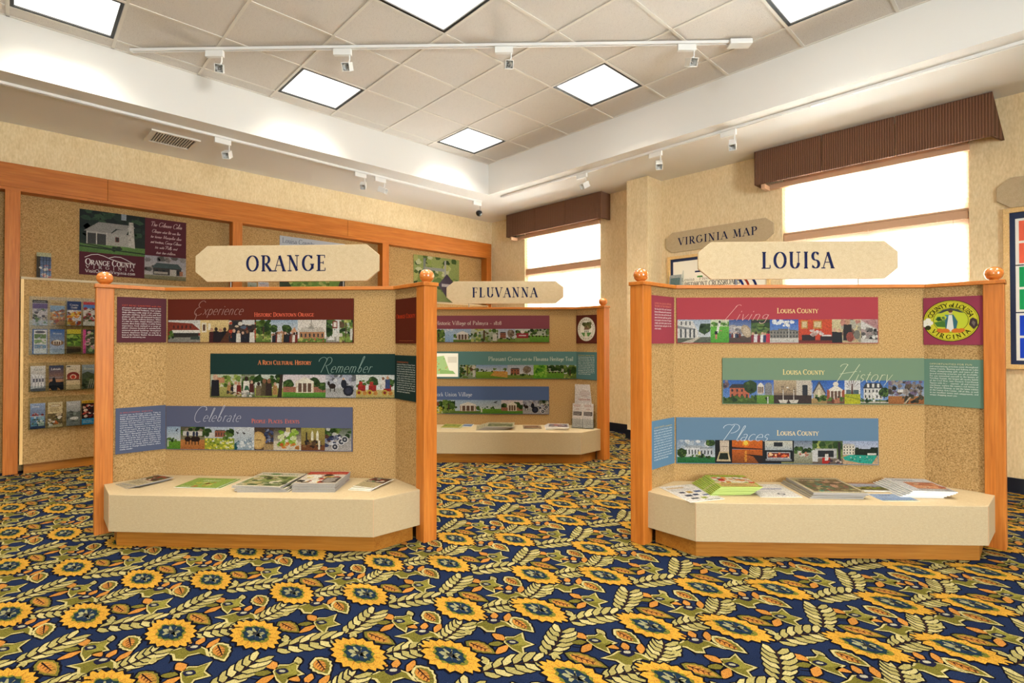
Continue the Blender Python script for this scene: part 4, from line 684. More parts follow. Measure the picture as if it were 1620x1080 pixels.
def f_stage(p): p.scene('#55683a', '#8aa05a', '#6a5a4c', '#877868', .25); p.blobs(0, .7, p.a, 1, 18, .14, LV + LL); p.rect(p.a * .08, .25, p.a * .8, .66, '#c6c6c6'); p.rect(p.a * .18, .3, p.a * .7, .58, '#2a2c30'); p.rect(0, .1, p.a * .18, .6, '#dcdcdc'); p.rect(p.a * .84, .1, p.a * .93, .95, '#33302e'); p.rect(p.a * .32, .02, p.a * .58, .28, '#c0261c'); p.folk(p.a * .38, p.a * .54, .15, .4, 1, ['#e6e0da']); p.blobs(p.a * .5, 0, p.a, .18, 12, .07, ['#c9b9ae', '#4a3a44', '#8a3a34'])
def f_pool(p): p.scene('#a9b9dc', '#d3d8e3', '#d2b08a', '#c6a27c', .4); p.rect(p.a * .3, .38, p.a, .66, '#1f2a1c'); p.blobs(p.a * .38, .5, p.a, .72, 14, .1, ('#1f2a1c', '#2c3a24')); p.house(0, .42, p.a * .34, .8, '#e6e0cf', '#c9c6c0', .2, 4, 3); p.poly([(0, .3), (p.a * .2, .4), (p.a * .98, .38), (p.a * .82, .02), (p.a * .5, .05), (p.a * .05, .18)], '#2fae9a'); p.blobs(p.a * .2, .12, p.a * .85, .36, 14, .03, ['#3a3030', '#e9d9cc', '#1f6a66']); p.rect(p.a * .7, .4, p.a * .95, .48, '#e9e6de')
def f_sky(p): p.rect(0, 0, p.a, 1, '#8fb3dc', '#b9cfe6'); p.blobs(p.a * .0, .7, p.a, 1, 6, .1, ['#dfe8f0'])
def f_mansion(p): p.scene('#a9c3e0', '#c9d6e3', '#5a7a2c', '#6d8a3a', .2); p.blobs(0, .3, p.a, .6, 14, .14, LV); p.temple(p.a * .2, .18, p.a * .85, .85, '#efeae0', '#c9a48a')
def f_map(p): p.rect(0, 0, p.a, 1, '#eeeadc'); p.poly([(p.a * .1, .1), (p.a * .7, .15), (p.a * .45, .9), (p.a * .15, .85)], '#a9c98a'); p.poly([(p.a * .3, .3), (p.a * .8, .25), (p.a * .9, .12), (p.a * .3, .12)], '#8fb56f'); p.rect(p.a * .6, .6, p.a * .95, .85, '#d9d4c4'); p.blobs(p.a * .1, .2, p.a * .6, .8, 12, .03, ['#6a8a4a', '#c98a4a'])
def f_trail(p): p.scene('#cfd8d0', '#e3e6da', '#7a9a44', '#93ab55', .35); p.blobs(0, .4, p.a, .9, 22, .16, LV); p.rect(p.a * .1, .3, p.a * .9, .68, '#a5323c'); p.ell(p.a * .5, .78, .16, .13, '#efeade'); p.rect(p.a * .25, .46, p.a * .75, .54, '#e9d6d2')
def f_hay(p): p.scene('#8fb0e0', '#d3dbe0', '#6d9a2c', '#8fb03c', .5); p.blobs(0, .5, p.a, .75, 20, .1, LV); p.poly([(p.a * .45, .2), (p.a, .05), (p.a, .5), (p.a * .6, .55)], '#d9a552'); p.blobs(p.a * .55, .3, p.a * .95, .6, 10, .07, ['#d98a3c', '#e6b566', '#b96a3c'])
def f_barnhse(p): p.scene('#b9c6dc', '#dfe0e2', '#6d8a34', '#86a043', .26); p.house(p.a * .12, .28, p.a * .46, .68, '#a8654a', '#55504e', .25, 3, 2); p.tree(p.a * .75, .65, .3, ('#8a7a66', '#a59a86', '#6a5a4a')); p.blobs(p.a * .1, .2, p.a, .34, 14, .08, LV)
def f_bright(p): p.rect(0, 0, p.a, 1, '#5aa52c', '#86c23c'); p.blobs(0, .1, p.a, 1, 26, .16, ['#4f9a28', '#8fca44', '#a9d65a', '#3a7a20'])
def f_cows(p): p.scene('#a9b4a2', '#c9cdb9', '#5f9a2f', '#77aa3c', .5); p.blobs(0, .6, p.a, 1, 20, .15, LV); [p.ell(p.a * x, .45, .07, .06, '#3a241c') for x in (.15, .35, .5, .72, .88)]
def f_oldhouse(p): p.scene('#b9b9c6', '#d9d6d6', '#8d8a66', '#a59f7a', .18); p.blobs(0, .4, p.a, 1, 18, .12, ['#8d8a8c', '#a9a4a2', '#6d6a68']); p.house(p.a * .2, .2, p.a * .88, .5, '#4f4a46', '#55686a', .7, 4); p.rect(p.a * .6, .2, p.a * .76, .46, '#dcd9d4'); p.rect(p.a * .22, .24, p.a * .55, .34, '#c9c4bb'); p.rect(p.a * .84, .2, p.a * .92, .4, '#c98a6a')
def f_cabin(p):
    p.rect(0, 0, p.a, 1, '#22301f', '#16201a'); p.blobs(0, .35, p.a, 1, 70, .1, ['#1f2f22', '#2f4a30', '#17221a', '#3c5a3a', '#28392c']); p.rect(p.a * .62, .85, p.a * .7, 1, '#a9b9c6'); p.rect(0, 0, p.a, .2, '#5f8a3c', '#6f9a48')
    p.rect(p.a * .1, .2, p.a * .82, .5, '#c4c3be'); p.rect(p.a * .1, .2, p.a * .4, .46, '#4a4a48'); [p.rect(p.a * x, .2, p.a * x + .02, .5, '#dedcd6') for x in (.1, .24, .39)]; p.poly([(p.a * .06, .5), (p.a * .46, .5), (p.a * .54, .62), (p.a * .78, .6), (p.a * .76, .74), (p.a * .28, .74)], '#aaa9a6'); p.poly([(p.a * .46, .48), (p.a * .7, .5), (p.a * .74, .62), (p.a * .56, .6)], '#b9b8b4')
    p.rect(p.a * .53, .3, p.a * .59, .42, '#7a2f2a'); p.rect(p.a * .54, .31, p.a * .58, .41, '#33302e'); p.poly([(p.a * .73, .2), (p.a * .84, .18), (p.a * .81, .82), (p.a * .74, .82)], '#d6d3cd'); p.blobs(p.a * .74, .25, p.a * .81, .78, 22, .025, ['#bfbcb6', '#e6e4df', '#a8a6a2']); p.poly([(0, .12), (p.a, .05), (p.a, .08), (0, .15)], '#2c3a24'); p.poly([(0, .2), (p.a * .5, .1), (p.a * .5, .13), (0, .22)], '#33402a'); p.blobs(p.a * .5, .08, p.a * .62, .2, 8, .05, ['#22301f', '#2c3a28'])
def f_green(p): p.scene('#cfd9dc', '#e3e6e0', '#6b9a3c', '#9ab55a', .6); p.blobs(0, .55, p.a, .75, 30, .09, LV); p.blobs(0, 0, p.a, .5, 50, .06, LL); p.poly([(0, 0), (0, .5), (p.a * .2, 0)], '#33402c'); p.poly([(p.a, 0), (p.a, .6), (p.a * .85, 0)], '#4a4440')
def f_park(p):
    p.rect(0, 0, p.a, 1, '#8fa05a', '#a9b96a'); p.blobs(0, .3, p.a, 1, 60, .08, LL + LV + ('#c9d68a', '#d9dfb0')); p.rect(p.a * .2, .1, p.a * .25, .95, '#8a9490'); p.rect(p.a * .22, .72, p.a * .7, .78, '#a9b0ac'); p.rect(p.a * .66, .3, p.a * .7, .95, '#b9bfb9'); p.rect(0, 0, p.a * .9, .1, '#b9a48a'); p.ell(p.a * .14, .36, .1, .05, '#dfe3ea'); p.ell(p.a * .12, .34, .08, .03, '#6a7a9a')
    p.poly([(p.a * .52, .44), (p.a * .72, .68), (p.a * .93, .44), (p.a * .72, .18)], '#4a3a52'); p.rect(p.a * .6, .41, p.a * .84, .47, '#d9d4dc')

# --- banner boards ---------------------------------------------------------------------------
def script(o, t, x0, x1, y, size, col): k = Ink(TB + .0028); k.text(t, x0, y, size, col, .034, .020, .03, 0, .48, fit=x1 - x0, script=True, res=9); put(o, k, 'lettering')
def caps(o, t, x0, x1, y, size, col, small=.78): k = Ink(TB + .0011); k.text(t, x0, y, size, col, .17, .07, .05, .13, 0, fit=x1 - x0, small=small, res=6); put(o, k, 'lettering')
def words(o, lines, x, y, w, col, first=1, fcol='#d9603c', pitch=.0168): k = Ink(TB + .0011); k.para(lines, x, y, pitch, w, col, first, fcol); put(o, k, 'text_block')
GB = 'printed banner boards'
# ORANGE
o = panel('banner_board', 'OR', 0, -.795, .52, 1.237, 1.540, '#5f2417', 'dark maroon Experience banner, upper row of the ORANGE booth', 'banner', GB)
photos(o, [-.79, -.56, -.357, -.163, -.056, .131, .33, .422, .515], 1.241, 1.394, [f_shop, f_gallery, f_market, f_trees, f_crowd, f_depot, f_lamp, f_garden])
script(o, 'Experience', -.615, -.26, 1.43, .095, '#b08a80'); caps(o, 'Historic Downtown Orange', -.175, .245, 1.417, .028, '#e0664a')
o = panel('text_board', 'OR', -1, -.275, -.001, 1.240, 1.543, '#5a2b33', 'maroon text board on the left wing of the ORANGE booth', 'text board')
words(o, ['GET REACQUAINTED with the', 'pleasures of small-town adventure in', 'Virginia\'s beautiful Piedmont. Visit unique', 'shops offering a wide range of art, antiques,', 'specialty clothing, hand crafts and food', 'products, gifts, and old-fashioned hardware', 'items, all within walking distance. When', 'it\'s time for a bite, choose elegant southern', 'cuisine, down-home cookery, a coffee house', 'experience, fresh seafood or a range of', 'ethnic choices located in wonderfully', 'restored original buildings throughout', 'historic downtown Orange, or stop for a', 'treat at the Farmers\' Market. We are looking', 'forward to welcoming you.'], -.248, 1.482, .215, '#e6d9d6', 1, '#d8593c', .0150)
o = panel('title_board', 'OR', 1, .008, .292, 1.234, 1.530, '#5c2013', 'plain maroon ORANGE COUNTY board on the right wing of the ORANGE booth', 'title board')
caps(o, 'Orange County', .02, .262, 1.40, .028, '#d2431f'); k = Ink(TB + .001); k.stroke([(.06, 1.252), (.24, 1.252)], lambda a, b: .002, (*lin('#b0623c'), 1)); put(o, k, 'lettering')
o = panel('banner_board', 'OR', 0, -.487, .806, .862, 1.163, '#1b3430', 'dark green Remember banner, middle row of the ORANGE booth', 'banner', GB)
photos(o, [-.483, -.264, -.169, .03, .328, .538, .803], .866, 1.020, [f_tools, f_lady, f_actors, f_temple, f_carriage, f_tractor])
caps(o, 'A Rich Cultural History', -.147, .228, 1.088, .029, '#e0834f'); script(o, 'Remember', .28, .64, 1.035, .10, '#8fa79c')
o = panel('text_board', 'OR', 1, .001, .292, .861, 1.155, '#1c3330', 'dark green text board on the right wing of the ORANGE booth', 'text board')
words(o, ['COMMEMORATING', 'centuries of history in Orange County', 'where visitors find the homes of our', 'nation\'s founders and learn how they', 'lived and worked. Walk the fields and', 'the trails where soldiers camped and', 'fought, see the grand estates and the', 'gardens, ride in a horse-drawn carriage', 'through shaded country lanes, visit the', 'museums and the old town streets, join', 'the festivals and the fairs, the steam', 'engines and the tractor pulls. There is', 'always something to be remembered', 'and enjoyed in every season here.'], .03, 1.105, .23, '#dfe3dc', 1, '#d8703c', .0150)
o = panel('banner_board', 'OR', 0, -.802, .515, .500, .800, '#595c74', 'slate blue Celebrate banner, lower row of the ORANGE booth', 'banner', GB)
photos(o, [-.795, -.697, -.523, -.312, -.171, -.035, .158, .324, .508], .504, .658, [f_meadow, f_race, f_flowers, f_birds, f_barrel, f_salad, f_dining, f_cycles])
script(o, 'Celebrate', -.615, -.275, .695, .10, '#c2c3cf'); caps(o, 'People* Places* Events', -.19, .145, .688, .027, '#d3705a')
o = panel('text_board', 'OR', -1, -.278, -.001, .504, .806, '#59607a', 'slate blue text board on the left wing of the ORANGE booth', 'text board')
words(o, ['A WELCOMING SERVICE', 'invites you to Orange County. Take in', 'scenes of beautiful rolling hills with the Blue', 'Ridge Mountains in the distance, magnificent', 'sunsets and peaceful surroundings when', 'visiting Orange County\'s award-winning', 'wineries, fine restaurants, historic churches', 'and museums. Experience a unique array', 'of special events all year long, including', 'The Montpelier Wine Festival in May or', 'November\'s Montpelier Hunt Races amongst', 'many others. Enjoy the most delightful foods,', 'sweets and drinks that you can imagine, hunt', 'and stay more in nature\'s great outdoors, bed', 'at an antique show or gallery. Explore the', 'treasures of our lovely towns and villages.', 'Celebrate in Orange County Virginia, where', 'nearby wonder.'], -.255, .770, .225, '#e3e4ea', 1, '#c9645a', .0142)
# LOUISA
o = panel('banner_board', 'LO', 0, -.79, .516, 1.234, 1.538, '#a83e46', 'crimson Living banner, upper row of the LOUISA booth', 'banner', GB)
photos(o, [-.785, -.568, -.448, -.304, -.182, .003, .219, .405, .512], 1.238, 1.392, [f_street, f_golf, f_stone, f_kids, f_school, f_redroom, f_shadow, f_awning])
script(o, 'Living', -.50, -.20, 1.385, .10, '#e6b0a8'); caps(o, 'Louisa County', -.135, .13, 1.434, .032, '#f0cf8f')
o = panel('text_board', 'LO', -1, -.275, -.001, 1.234, 1.540, '#a3424e', 'crimson text board on the left wing of the LOUISA booth', 'text board')
words(o, ['LIVING IN LOUISA OFFERS', 'THE BEST OF THE PIEDMONT', 'the beautiful hills and farmland', 'between Richmond and the mountains', 'close by three cities and the lake with', 'some of the finest small towns and the', 'nicest people in the state of Virginia', 'a highly rated school system, low taxes', 'beautiful homes and parks for the', 'whole family.'], -.24, 1.485, .20, '#f0dcd8', 2, '#e88a72', .0178)
o = panel('seal_board', 'LO', 1, .0, .290, 1.226, 1.530, '#9c3f55', 'crimson board with yellow oval county seal on the LOUISA booth', 'seal board')
p = Pic(0, 1.226, .29, .304, TB + .0003); a = p.a; cx, cy = a * .47, .50
p.ell(cx, cy, .455, .432, '#2a2412', 40); p.ell(cx, cy, .443, .420, '#c9c22f', 40); p.ell(cx, cy, .425, .402, '#8a7a22', 40); p.ell(cx, cy, .418, .395, '#d3cc35', 40); p.ell(cx, cy + .01, .285, .262, '#3a3a14', 32); p.ell(cx, cy + .01, .277, .254, '#c6cf3a', 32)
p.poly([(cx - .22, cy + .16), (cx - .12, cy + .235), (cx, cy + .262), (cx + .12, cy + .235), (cx + .22, cy + .16), (cx + .15, cy + .17), (cx + .05, cy + .21), (cx - .06, cy + .205), (cx - .15, cy + .165)], '#4a4a48')
p.poly([(cx - .27, cy - .03), (cx - .12, cy + .0), (cx - .02, cy - .05), (cx - .03, cy - .14), (cx - .22, cy - .12)], '#4f7a34'); p.blobs(cx - .2, cy + .0, cx - .08, cy + .08, 10, .04, ('#3f6a3a', '#6a8a4a'))
p.poly([(cx - .045, cy + .13), (cx + .045, cy + .13), (cx + .115, cy - .02), (cx + .085, cy - .2), (cx - .08, cy - .2), (cx - .09, cy + .0)], '#3f6f7a'); p.poly([(cx - .03, cy + .12), (cx + .025, cy + .12), (cx + .055, cy - .22), (cx - .075, cy - .22)], '#e3e3dc'); p.ell(cx, cy + .18, .032, .042, '#d9b48f', 12); p.ell(cx, cy + .2, .036, .03, '#6a4a2c', 10); p.poly([(cx - .10, cy + .13), (cx - .03, cy + .13), (cx - .04, cy + .05)], '#5a8a94')
for x in (-.16, -.08, .08, .16): p.ell(cx + x, cy - .205, .07, .045, '#d9772c', 14, True, x * 2)
for x, y in ((-.42, -.02), (-.37, .02), (-.33, -.04), (-.37, -.10), (-.43, -.08)): p.ell(cx + x, cy + y, .048, .044, '#efeada', 12)
p.ell(cx - .37, cy - .14, .05, .05, '#3a3a1c'); p.poly([(cx + .35, cy + .06), (cx + .41, cy + .02), (cx + .43, cy - .1), (cx + .36, cy - .18), (cx + .29, cy - .08), (cx + .31, cy + .03)], '#4a3a38'); p.poly([(cx + .35, cy + .0), (cx + .39, cy - .04), (cx + .37, cy - .12), (cx + .33, cy - .05)], '#7a6a62')
put(o, p, 'seal_print')
k = Ink(TB + .0020)
def arc_fn(W, rx, ry, a_mid, span, top=True):
    def f(u, du, v):
        t = R_(a_mid) - (u / W - .5) * R_(span) * (1 if top else -1); X, Y = .29 * 0 + .304 * cx + rx * math.cos(t), 1.226 + .304 * cy + ry * math.sin(t); nx, ny = math.cos(t), math.sin(t); tx, ty = (ny, -nx) if top else (-ny, nx); s = 1 if top else -1
        return (X + tx * du + nx * v * s, Y + ty * du + ny * v * s)
    return f
for t, top, am, span, rx, ry in (('COUNTY of LOUISA', True, 91, 150, .0935, .088), ('VIRGINIA', False, 270, 112, .120, .114)):
    W_ = k.width(t, .1); k.text(t, 0, 0, .0240, '#26220f', .2, .1, .1, .12, curve=arc_fn(W_, rx, ry, am, span, top))
put(o, k, 'lettering')
o = panel('banner_board', 'LO', 0, -.492, .806, .834, 1.138, '#748a70', 'sage green History banner, middle row of the LOUISA booth', 'banner', GB)
photos(o, [-.488, -.269, -.159, .084, .184, .297, .398, .576, .803], .838, .992, [f_brick, f_grave, f_museum, f_church, f_court, f_yellow, f_white, f_dig])
caps(o, 'Louisa County', -.10, .168, 1.030, .032, '#efd490'); script(o, 'History', .235, .585, .982, .115, '#d3d3b0')
o = panel('text_board', 'LO', 1, .001, .290, .836, 1.135, '#6d8f7c', 'sage green text board on the right wing of the LOUISA booth', 'text board')
words(o, ['OPPORTUNITIES FOR FUN', 'and entertaining activities exist throughout', 'Louisa County. Boating and fishing on Lake', 'Anna, championship golf, and tours of the', 'award-winning wineries are all available.', 'For you interested yourself in the beauty of', 'Trevilian Station, the largest all-cavalry battle', 'of the Civil War, tour Historic Courthouse', 'Square with its 1905 courtier jail and restored', 'courthouse, explore the county\'s rich history at', 'the Sargeant Museum, or see the latest exhibit', 'at the Louisa Arts Center. All of this, as well', 'as our excellent tennis and campgrounds, and', 'unique shopping await you.'], .03, 1.098, .235, '#e9ecdf', 1, '#efe3b0', .0152)
o = panel('banner_board', 'LO', 0, -.795, .512, .440, .744, '#647f97', 'steel blue Places banner, lower row of the LOUISA booth', 'banner', GB)
photos(o, [-.79, -.542, -.431, -.234, -.03, .088, .283, .508], .444, .596, [f_estate, f_box, f_sunset, f_car, f_lake, f_stage, f_pool])
script(o, 'Places', -.505, -.205, .592, .105, '#d2dbe3'); caps(o, 'Louisa County', -.14, .128, .630, .032, '#f0d6a2')
o = panel('text_board', 'LO', -1, -.284, -.001, .442, .744, '#668aa6', 'steel blue text board on the left wing of the LOUISA booth', 'text board')
words(o, ['LOUISA COUNTY is located near', 'the heart of Central Virginia, rolling', 'fields, woods and the broad waters', 'of Lake Anna. It is only a short drive', 'to Richmond, to Charlottesville and', 'to Fredericksburg and its history', 'and a little farther to the nation\'s', 'capital. Enjoy the fine wineries and', 'the inns, the shops and the stables', 'the golf and the concerts under the', 'stars. Come for a day and stay for a', 'week with friends and with family', 'in a place that feels like home.'], -.25, .695, .215, '#e3ebf0', 1, '#e0c98a', .0168)
# FLUVANNA
o = panel('banner_board', 'FL', 0, -.795, .510, 1.230, 1.528, '#7f4048', 'dusty maroon Palmyra banner, upper row of the FLUVANNA booth', 'banner', GB)
photos(o, [-.79, -.647, -.555, -.358, -.057, .132, .293, .506], 1.234, 1.380, [f_trees, f_sky, f_mansion, f_garden, f_barnhse, f_trail, f_cows])
k = Ink(TB + .001); k.text('Historic Village of Palmyra _ 1828', -.02, 1.425, .042, '#e6d6c6', .10, .05, .06, .08, fit=.735, align='r'); put(o, k, 'lettering')
o = panel('seal_board', 'FL', 1, .0, .290, 1.222, 1.527, '#5f2a20', 'dark maroon board with cream oval tree seal on the FLUVANNA booth', 'seal board')
p = Pic(0, 1.222, .29, .305, TB + .0003); cx, cy = .46, .5; p.ell(cx, cy, .40, .43, '#8a7a5a', 36); p.ell(cx, cy, .39, .42, '#e6decb', 36); p.ell(cx, cy, .30, .32, '#8a7a5a', 30); p.ell(cx, cy, .29, .31, '#efe8d6', 30); p.blobs(cx - .16, cy + .06, cx + .16, cy + .22, 16, .09, ('#6a6a3c', '#8a7a4c', '#55552c')); p.rect(cx - .02, cy - .1, cx + .02, cy + .12, '#55402c'); p.house(cx - .10, cy - .14, cx + .12, cy - .02, '#dcd6c4', '#7a5a4a', .6, 3); p.poly([(cx - .24, cy - .12), (cx + .24, cy - .12), (cx + .12, cy - .26), (cx - .12, cy - .26)], '#5f8a4a'); p.poly([(cx - .06, cy - .12), (cx + .02, cy - .12), (cx + .06, cy - .26), (cx - .08, cy - .26)], '#d9cfae'); put(o, p, 'seal_print')
k = Ink(TB + .0016)
def arc2(W, rx, ry, am, span, top=True):
    def f(u, du, v):
        t = R_(am) - (u / W - .5) * R_(span) * (1 if top else -1); nx, ny = math.cos(t), math.sin(t); tx, ty = (ny, -nx) if top else (-ny, nx); s = 1 if top else -1; return (.305 * .46 + rx * nx + tx * du + nx * v * s, 1.222 + .305 * .5 + ry * ny + ty * du + ny * v * s)
    return f
for t, top, am, span, rx, ry in (('FLUVANNA COUNTY', True, 90, 190, .094, .100), ('VIRGINIA', False, 270, 100, .112, .118)): k.text(t, 0, 0, .0165, '#5a4634', .2, .12, .14, 0, curve=arc2(k.width(t, .14), rx, ry, am, span, top))
put(o, k, 'lettering')
o = panel('banner_board', 'FL', 0, -.795, .808, .830, 1.130, '#5f8580', 'teal Pleasant Grove banner, middle row of the FLUVANNA booth', 'banner', GB)
photos(o, [-.485, -.302, .048, .334, .481, .668, .805], .834, .982, [f_garden, f_hay, f_barnhse, f_bright, f_cows, f_trees]); p = Pic(-.79, .85, .29, .26, TB + .0003); f_map(p); put(o, p, 'map_print')
k = Ink(TB + .001); k.text('Pleasant Grove', -.165, 1.028, .044, '#e3e6d6', .10, .05, .06, .08, fit=.36); k.text('and the', .212, 1.030, .032, '#d3d9cc', .12, .07, .05, .05, fit=.105); k.text('Fluvanna Heritage Trail', .335, 1.028, .044, '#e3e6d6', .10, .05, .06, .08, fit=.435); put(o, k, 'lettering')
o = panel('text_board', 'FL', 1, .001, .290, .830, 1.128, '#557a78', 'teal text board on the right wing of the FLUVANNA booth', 'text board')
words(o, ['PLEASANT GROVE PARK', 'lies along the Rivanna River with', 'miles of trails for hikers, riders and', 'all who love the woods. The old', 'house is now a museum of local', 'history, and the fields around it', 'are home to many kinds of birds', 'and the butterfly garden. Come', 'for the farmers market and the', 'ball games, the dog park and the', 'river landing, open every day of', 'the year from dawn to dusk.'], .03, 1.085, .22, '#e3e9e0', 1, '#d2c06a', .0182)
o = panel('banner_board', 'FL', 0, -.795, .505, .440, .745, '#55688f', 'denim blue Union Village banner, lower row of the FLUVANNA booth', 'banner', GB)
photos(o, [-.79, -.674, -.533, -.26, -.022, .216, .397, .501], .444, .594, [f_flowers, f_trees, f_mansion, f_meadow, f_temple, f_carriage, f_cycles])
k = Ink(TB + .001); k.text('Fork Union Village', -.345, .635, .043, '#e0e3ea', .10, .05, .06, .08, fit=.42, align='r'); put(o, k, 'lettering')

# ------------------------------------------------------------------ header signs
def octagon(w=1.30, h=.25, c=.085, e=.055): return [(-w / 2, -e), (-w / 2 + c, -h / 2), (w / 2 - c, -h / 2), (w / 2, -e), (w / 2, e), (w / 2 - c, h / 2), (-w / 2 + c, h / 2), (-w / 2, e)]
def sign(mx, txt, tw, lbl, rods=True, size=.105, dx=0, thick=.02):
    o = link('header_sign', MB().prism(octagon(), -thick / 2, thick / 2).mesh('header_sign', 'sign_cream'), None, mx); tag(o, lbl, 'sign', 'cream octagonal header signs')
    b = o.modifiers.new('edge', 'BEVEL'); b.width = .002; b.segments = 2
    if txt: k = Ink(thick / 2 + .0012); k.text(txt, dx, -size / 2, size, '#1d2350', .175, .055, .24, .17, 0, fit=tw, align='c', res=12); me = k.mesh('lettering'); link('lettering', me, o)
    if rods:
        for x in (-.40, .40): obj('sign_rod', MB().rod((x, -.168, 0), (x, -.12, 0), .004, 8), 'steel', o)
    return o
for kk, t, tw, x, l in (('OR', 'ORANGE', .565, .035, 'cream octagonal sign reading ORANGE'), ('LO', 'LOUISA', .465, .012, 'cream octagonal sign reading LOUISA'), ('FL', 'FLUVANNA', .72, .015, 'cream octagonal sign reading FLUVANNA')):
    sign(bmx(kk) @ plane_mx((x, .028, 1.7865), (1, 0, 0), (0, -1, 0)), t, tw, l)
rw = plane_mx
sign(plane_mx((WX - .014, 2.78, 2.482), (0, -1, 0), (-1, 0, 0)), 'VIRGINIA MAP', .95, 'cream octagonal sign reading VIRGINIA MAP on the wall', False, .088)
sign(plane_mx((WX - .014, -.305, 2.48), (0, -1, 0), (-1, 0, 0)), None, 1, 'blank end of a cream octagonal sign cut by the right picture edge', False)

# ------------------------------------------------------------------ posters in the display bays
def sheet(name, mx, x0, x1, y0, y1, col, t=.006):
    me = MB().box(x0, x1, y0, y1, .0005, t).mesh(name, 'print'); at = me.color_attributes.new('Col', 'FLOAT_COLOR', 'POINT'); at.data.foreach_set('color', list((*lin(col), 1)) * 8); return link(name, me, None, mx)
dwm = plane_mx((0, 6.892, 0), (1, 0, 0), (0, -1, 0))
o = tag(sheet('poster', dwm, .462, 1.405, 1.93, 2.60, '#5a2730'), 'maroon ORANGE COUNTY poster with a white cabin photograph in the left bay', 'poster')
p = Pic(.462, 2.165, .553, .435, .0064); f_cabin(p); put(o, p, 'photo_print'); p = Pic(1.012, 1.93, .393, .258, .0064); f_oldhouse(p); put(o, p, 'photo_print')
k = Ink(.0075); W_ = lin('#efe3e0')
for pts in ([(.505, 2.108), (.56, 2.14), (.61, 2.148), (.66, 2.135), (.72, 2.108), (.80, 2.085), (.93, 2.072)], [(.70, 2.118), (.75, 2.138), (.80, 2.138), (.85, 2.115), (.90, 2.085), (.93, 2.07)]): k.stroke(pts, lambda a, b: .006, (*W_, 1))
k.text('Orange County', .51, 2.035, .062, '#efe3e0', .16, .06, .02, .13, fit=.42, small=.78); k.text('VIRGINIA', .515, 1.998, .028, '#efe3e0', .16, .07, .9, .13, fit=.40); k.text('VisitOrangeVirginia.com', .51, 1.955, .034, '#efe3e0', .13, .1, .06, 0, fit=.42); put(o, k, 'lettering')
k = Ink(.0075)
for i, t in enumerate(['The Gilmore Cabin', 'Glimpse what life was like', 'for former Montpelier slave', 'and freedman, George Gilmore', 'his wife Polly and', 'their five children.']):
    wd = (.30, .27, .29, .29, .21, .19)[i]; k.text(t, 1.21, 2.515 - .058 * i - (.012 if i else 0), .05 if i == 0 else .036, '#e6c9c6', .09, .06, 0, 0, .4, fit=wd, align='c', script=True)
put(o, k, 'lettering')
o = tag(sheet('poster', dwm, 2.445, 3.33, 1.91, 2.602, '#c3c8cf'), 'pale Louisa County poster half hidden behind the ORANGE sign', 'poster')
p = Pic(2.445, 1.91, .885, .56, .0064); f_green(p); put(o, p, 'photo_print'); k = Ink(.0075); k.text('Louisa County', 2.475, 2.515, .062, '#6a6c7a', .11, .06, .03, .1, fit=.42); put(o, k, 'lettering')
o = tag(sheet('poster', dwm, 4.46, 5.345, 1.80, 2.59, '#8fa05a'), 'leafy photograph poster with a purple diamond sign in the third bay', 'poster')
p = Pic(4.46, 1.80, .885, .79, .0064); f_park(p); put(o, p, 'photo_print')

# ================================================================== LOOSE PRINTED MATTER
def stack(k, nm, cat, cx, cy, w, h, rot, n, t, paper, cover, top_lbl, low_lbl, group, fan=(0, 0), turn=0, z0=.322, jit=.004, mx=None):
    """N copies lying on one another; the cover print is a part of each"""
    base = (bmx(k) if mx is None else mx)
    me = MB().box(-w / 2, w / 2, -h / 2, h / 2, 0, t * .94).mesh(nm, paper)
    p = Pic(-w / 2 + .001, -h / 2 + .001, w - .002, h - .002, t * .94 + .0004); cover(p); cm = p.mesh('cover_print')
    for i in range(n):
        q = n - 1 - i
        m = base @ Matrix.Translation((cx + fan[0] * q + rnd.uniform(-jit, jit), cy + fan[1] * q + rnd.uniform(-jit, jit), z0 + .0005 + (t + .0016) * i)) @ Matrix.Rotation(R_(rot + turn * q + rnd.uniform(-1, 1)), 4, 'Z')
        lb = top_lbl if q == 0 or not low_lbl else '%s copy down, %s' % (('', 'second', 'third', 'fourth', 'fifth', 'sixth', 'seventh', 'eighth')[q], low_lbl)
        o = link(nm, me, None, m); link('cover_print', cm, o); tag(o, lb, cat, group if n > 1 else None)
def title(p, t, x, y, size, col, fit=None): 
    k = Ink(); k.text(t, p.x0 + x * p.k, p.y0 + y * p.k, size * p.k, col, .17, .09, .04, .1, fit=None if fit is None else fit * p.k, res=5); o = len(p.V); p.up(); p.V += [(a, b, p.z) for a, b, c in k.V]; p.F += [tuple(i + o for i in f) for f in k.F]; p.Cc += k.Cc
def greek(p, x0, y0, x1, y1, n, col, th=.4):
    p.up()
    for i in range(n): y = y1 - (y1 - y0) * (i + .5) / n; d = (y1 - y0) / n * th / 2; e = x1 - (x1 - x0) * rnd.uniform(0, .25); p.poly([(x0, y - d), (e, y - d), (e, y + d), (x0, y + d)], col, False)
def c_bro_a(p): p.rect(0, 0, p.a, 1, '#d3c6a2', '#e0d6b9'); p.rect(p.a * .08, .45, p.a * .95, .95, '#6a4a3a'); p.blobs(p.a * .1, .48, p.a * .93, .92, 30, .08, ['#8a5a3c', '#e3d6c4', '#4f6a3a', '#a3392c', '#3a2c26']); greek(p, p.a * .1, .1, p.a * .9, .38, 5, '#8a7a5a')
def c_green_a(p): p.rect(0, 0, p.a, 1, '#8fae4e', '#9dbb5a'); p.blobs(p.a * .3, .08, p.a * .7, .55, 18, .09, ['#c9c24a', '#b5743a', '#6a8a2c', '#e0d98a']); title(p, 'Explore', p.a * .3, .68, .14, '#e9efd0', p.a * .4); greek(p, p.a * .1, .04, p.a * .4, .16, 3, '#dfe6c0')
